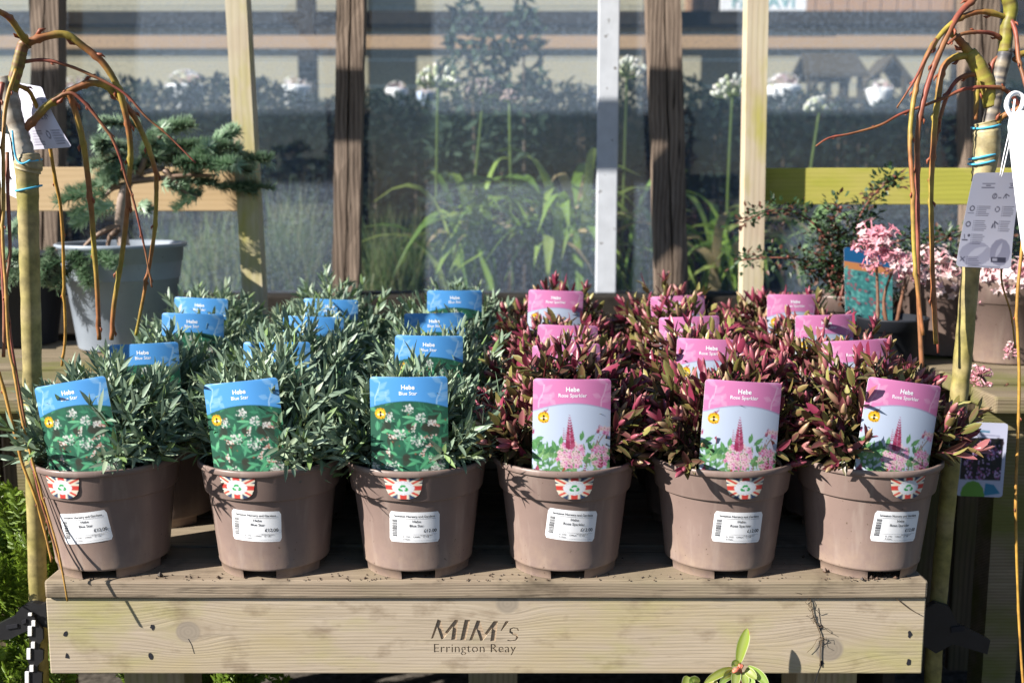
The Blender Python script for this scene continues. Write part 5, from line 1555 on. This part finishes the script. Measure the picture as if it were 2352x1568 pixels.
BY = 4.7
T, xa, xb, zt, ze, zf = birdtable(1828, 1975, 122, 176, 228, BY, 'dark wooden bird table with long pitched roof beyond the glass')
for s in (-1, 1):
    b = MB(); b.add([(xa + .03, BY, zt), (xb - .03, BY, zt), (xb, BY + s * .17, ze), (xa, BY + s * .17, ze), (xa + .03, BY, zt - .02), (xb - .03, BY, zt - .02), (xb, BY + s * .17, ze - .02), (xa, BY + s * .17, ze - .02)], [(0, 1, 2, 3), (7, 6, 5, 4), (0, 3, 7, 4), (1, 5, 6, 2), (2, 6, 7, 3), (0, 4, 5, 1)]); b.build('roof_slope', M['bird'], T, False)
for x in (xa + .03, xa + .13, xb - .15, xb - .05):
    for s in (-.12, .12):
        b = MB(); b.box((x, BY + s - .01, zf), (x + .025, BY + s + .01, ze + .03)); b.build('roof_post', M['bird'], T, False)
b = MB(); b.box((xa + .01, BY - .16, zf - .03), (xb - .01, BY + .16, zf - .001)); b.build('tray', M['bird'], T, False)
b = MB(); b.box(((xa + xb) / 2 - .03, BY - .03, .003), ((xa + xb) / 2 + .03, BY + .03, zf - .0305)); b.build('stand', M['bird'], T, False)
BY = 4.9
T, xa, xb, zt, ze, zf = birdtable(1985, 2078, 130, 188, 230, BY, 'smaller gabled bird table beyond the glass beside the long-roofed one')
xm = (xa + xb) / 2
for s in (-1, 1):
    b = MB(); e = xm + s * (xb - xa) / 2
    b.add([(xm, BY - .14, zt), (xm, BY + .14, zt), (e, BY + .14, ze), (e, BY - .14, ze), (xm, BY - .14, zt - .03), (xm, BY + .14, zt - .03), (e, BY + .14, ze - .03), (e, BY - .14, ze - .03)], [(0, 1, 2, 3), (7, 6, 5, 4), (0, 3, 7, 4), (1, 5, 6, 2), (2, 6, 7, 3), (0, 4, 5, 1)]); b.build('roof_slope', M['bird'], T, False)
    for q in (-.11, .11):
        b = MB(); x = xm + s * (xb - xa) * .33; b.box((x - .015, BY + q - .012, zf), (x + .015, BY + q + .012, ze + .02)); b.build('roof_post', M['bird'], T, False)
b = MB(); b.box((xa + .02, BY - .14, zf - .03), (xb - .02, BY + .14, zf - .001)); b.build('tray', M['bird'], T, False)
b = MB(); b.box((xm - .03, BY - .03, .003), (xm + .03, BY + .03, zf - .0305)); b.build('stand', M['bird'], T, False)

# ================================================================== bright conifer at the lower left and under the table
def thuja_spray(seed):
    rg = random.Random(seed); mb = MB(); L = .085
    for i in range(13):
        t = i / 12; p = Vector((0, 0, L * t)); s = 1 if i % 2 else -1; bl = lerp(.034, .010, t) * rg.uniform(.7, 1.1)
        ax = Vector((s * .8, rg.uniform(-.25, .25), .75)).normalized()
        for j in range(5):
            q = p + ax * (bl * j / 5); c = mixc((.08, .15, .02), (.22, .33, .035), (j / 5 + t) / 2 + rg.uniform(-.15, .2))
            for sg in (-1, 1):
                d = (ax + Vector((sg * .55 * ax.z, rg.uniform(-.4, .4), -sg * .55 * ax.x))).normalized()
                leaf_geo(mb, q, d, Vector((0, -1, .3)), rg.uniform(.008, .013), .0036, c, mixc(c, (.3, .4, .06), .4), .0, .4, None, (0, .35, .7, 1), (.7, 1, .8, .2))
    mb.tube([(0, 0, 0), (0, 0, L)], [.0016, .0008], 4, (.12, .14, .03), False)
    return mb.mesh('spray')


TS = [thuja_spray(i) for i in range(5)]
for me in TS: me.materials.append(M['plant'])
rg = random.Random(91)
TH = thing('conifer', P(60, 1560, .36), 'bright lime-green feathery conifer below the left willow clamp', 'conifer', 'lime conifers')
TH.location.z = .003
TH2 = thing('conifer', P(430, 1600, .42), 'lime-green conifer growing beneath the display table between its legs', 'conifer', 'lime conifers')
TH2.location.z = .003
for (T, n, xr_, yr_, Yr) in [(TH, 210, (-140, 150), (1130, 1720), (.20, .34)), (TH2, 90, (300, 620), (1535, 1700), (.22, .40))]:
    for k in range(n):
        px, py = rg.uniform(*xr_), rg.uniform(*yr_)
        if T is TH and py < 1180 + .9 * abs(px - 10): continue
        p = P(px, py, rg.uniform(*Yr))
        o = obj('spray', rg.choice(TS), None, T, False); o.location = p - T.location; s = rg.uniform(.7, 1.25); o.scale = (s, s, s)
        o.rotation_euler = (rg.uniform(-.1, .75), rg.uniform(-.8, .8), rg.uniform(-.9, .9))
    b = MB(); c = T.location; b.tube([(c.x, c.y, .003), (c.x, c.y, .30)], [.016, .008], 7, (.1, .06, .04)); b.build('trunk', M['bark'], T)

# ================================================================== variegated euphorbia sprig in front
def C6(x, y): return ((1650 + x / 9.39) * .9408, (1500 + y / 9.39) * .9408)


eb = P(*C6(1460, 1700), -.045); EU = thing('euphorbia', eb, 'variegated euphorbia sprig with cream-edged leaves in front of the board', 'plant')
b = MB(); b.tube(crom([P(*C6(1480, 2600), -.05), P(*C6(1480, 1700), -.045), P(*C6(1470, 1300), -.04), P(*C6(1445, 1110), -.035)], 4), .0032, 7, (.42, .10, .06)); b.build('stem', M['bark'], EU)


def edged(mb, pts, wd, up, green, cream, tipc=None):
    q = crom(pts, 4); k = len(q); vs = []; cs = []
    for i, p in enumerate(q):
        t = i / (k - 1); d = (q[min(k - 1, i + 1)] - q[max(0, i - 1)]).normalized(); sd = d.cross(up).normalized(); nv = sd.cross(d)
        ww = wd * .5 * max(.06, math.sin(math.pi * min(1, .08 + t * .92)) ** .7)
        for s in (-1, -.78, 0, .78, 1): vs.append(p + sd * ww * s + nv * (abs(s) * ww * .3))
        e = cream if not tipc or t < .8 else tipc; cs += [e, green, mixc(green, (.5, .55, .25), .5), green, e]
    mb.add(vs, [(5 * i + j, 5 * i + 5 + j, 5 * i + 6 + j, 5 * i + 1 + j) for i in range(k - 1) for j in range(4)], cs)


UP = Vector((0, -1, .25)).normalized(); gr = (.30, .38, .05); cr = (.66, .66, .42)
for pts, wd, tc in [([(1430, 1100), (1500, 760), (1580, 500), (1640, 310)], .0165, (.6, .2, .15)), ([(1440, 1130), (1350, 1100), (1280, 1190)], .010, None), ([(1300, 1240), (1100, 1290), (850, 1420), (650, 1560)], .012, None),
                    ([(1320, 1360), (1150, 1430), (1000, 1600)], .011, None), ([(1410, 1260), (1370, 1430), (1340, 1700)], .014, None), ([(1540, 1310), (1580, 1450), (1620, 1700)], .012, None), ([(1650, 1190), (1850, 1330), (2000, 1480), (2120, 1640)], .014, None),
                    ([(1600, 1250), (1720, 1340), (1850, 1470)], .013, None), ([(1290, 1300), (1180, 1360), (1090, 1460)], .011, None), ([(1560, 1350), (1700, 1480), (1780, 1640)], .012, None), ([(300, 1420), (260, 1560), (150, 1750)], .018, None), ([(520, 1560), (400, 1500), (330, 1600)], .014, None), ([(760, 1480), (850, 1520), (930, 1640)], .012, None)]:
    n = len(pts); mb = MB(); edged(mb, [P(*C6(x, y), -.04 - .02 * i / n + (.028 * i / n if wd == .0165 else 0)) for i, (x, y) in enumerate(pts)], wd, UP, tuple(v * rg.uniform(.8, 1.15) for v in gr), cr, tc)
    mb.build('leaf', M['plant'], EU)
for (x, y) in [(1470, 1180), (1340, 1290), (1530, 1190), (1300, 1340)]:
    b = MB(); b.tube([P(*C6(1465, 1260), -.045), P(*C6(x, y - 40), -.047)], .0024, 6, (.55, .16, .10)); b.build('stalk', M['bark'], EU)

# ================================================================== spilt compost crumbs on the planks
rg = random.Random(101); mb = MB()
for k in range(420):
    if rg.random() < .35: px, py = rg.gauss(2010, 30), rg.gauss(1331, 6)
    else: px, py = rg.uniform(150, 2100), rg.uniform(1312, 1334)
    p = P(px, py, 0); y = rg.uniform(-.006, .02) if rg.random() < .7 else rg.uniform(0, .1); r = rg.uniform(.0006, .0022) if k > 14 else rg.uniform(.003, .006)
    c = Vector((p.x, y, TZ + r * .5)); vs = [c + Vector((rg.uniform(.6, 1) * r * a, rg.uniform(.6, 1) * r * b_, rg.uniform(.5, 1) * r * q)) for a, b_, q in ((1, 0, 0), (-1, 0, 0), (0, 1, 0), (0, -1, 0), (0, 0, 1), (0, 0, -1))]
    mb.add(vs, [(0, 2, 4), (2, 1, 4), (1, 3, 4), (3, 0, 4), (2, 0, 5), (1, 2, 5), (3, 1, 5), (0, 3, 5)], rg.choice([(.05, .03, .02), (.10, .06, .04), (.03, .02, .014)]))
tag(mb.build('compost_crumbs', M['paint'], None, False), 'dark crumbs of spilt compost on the table planks', 'compost', None, 'stuff')
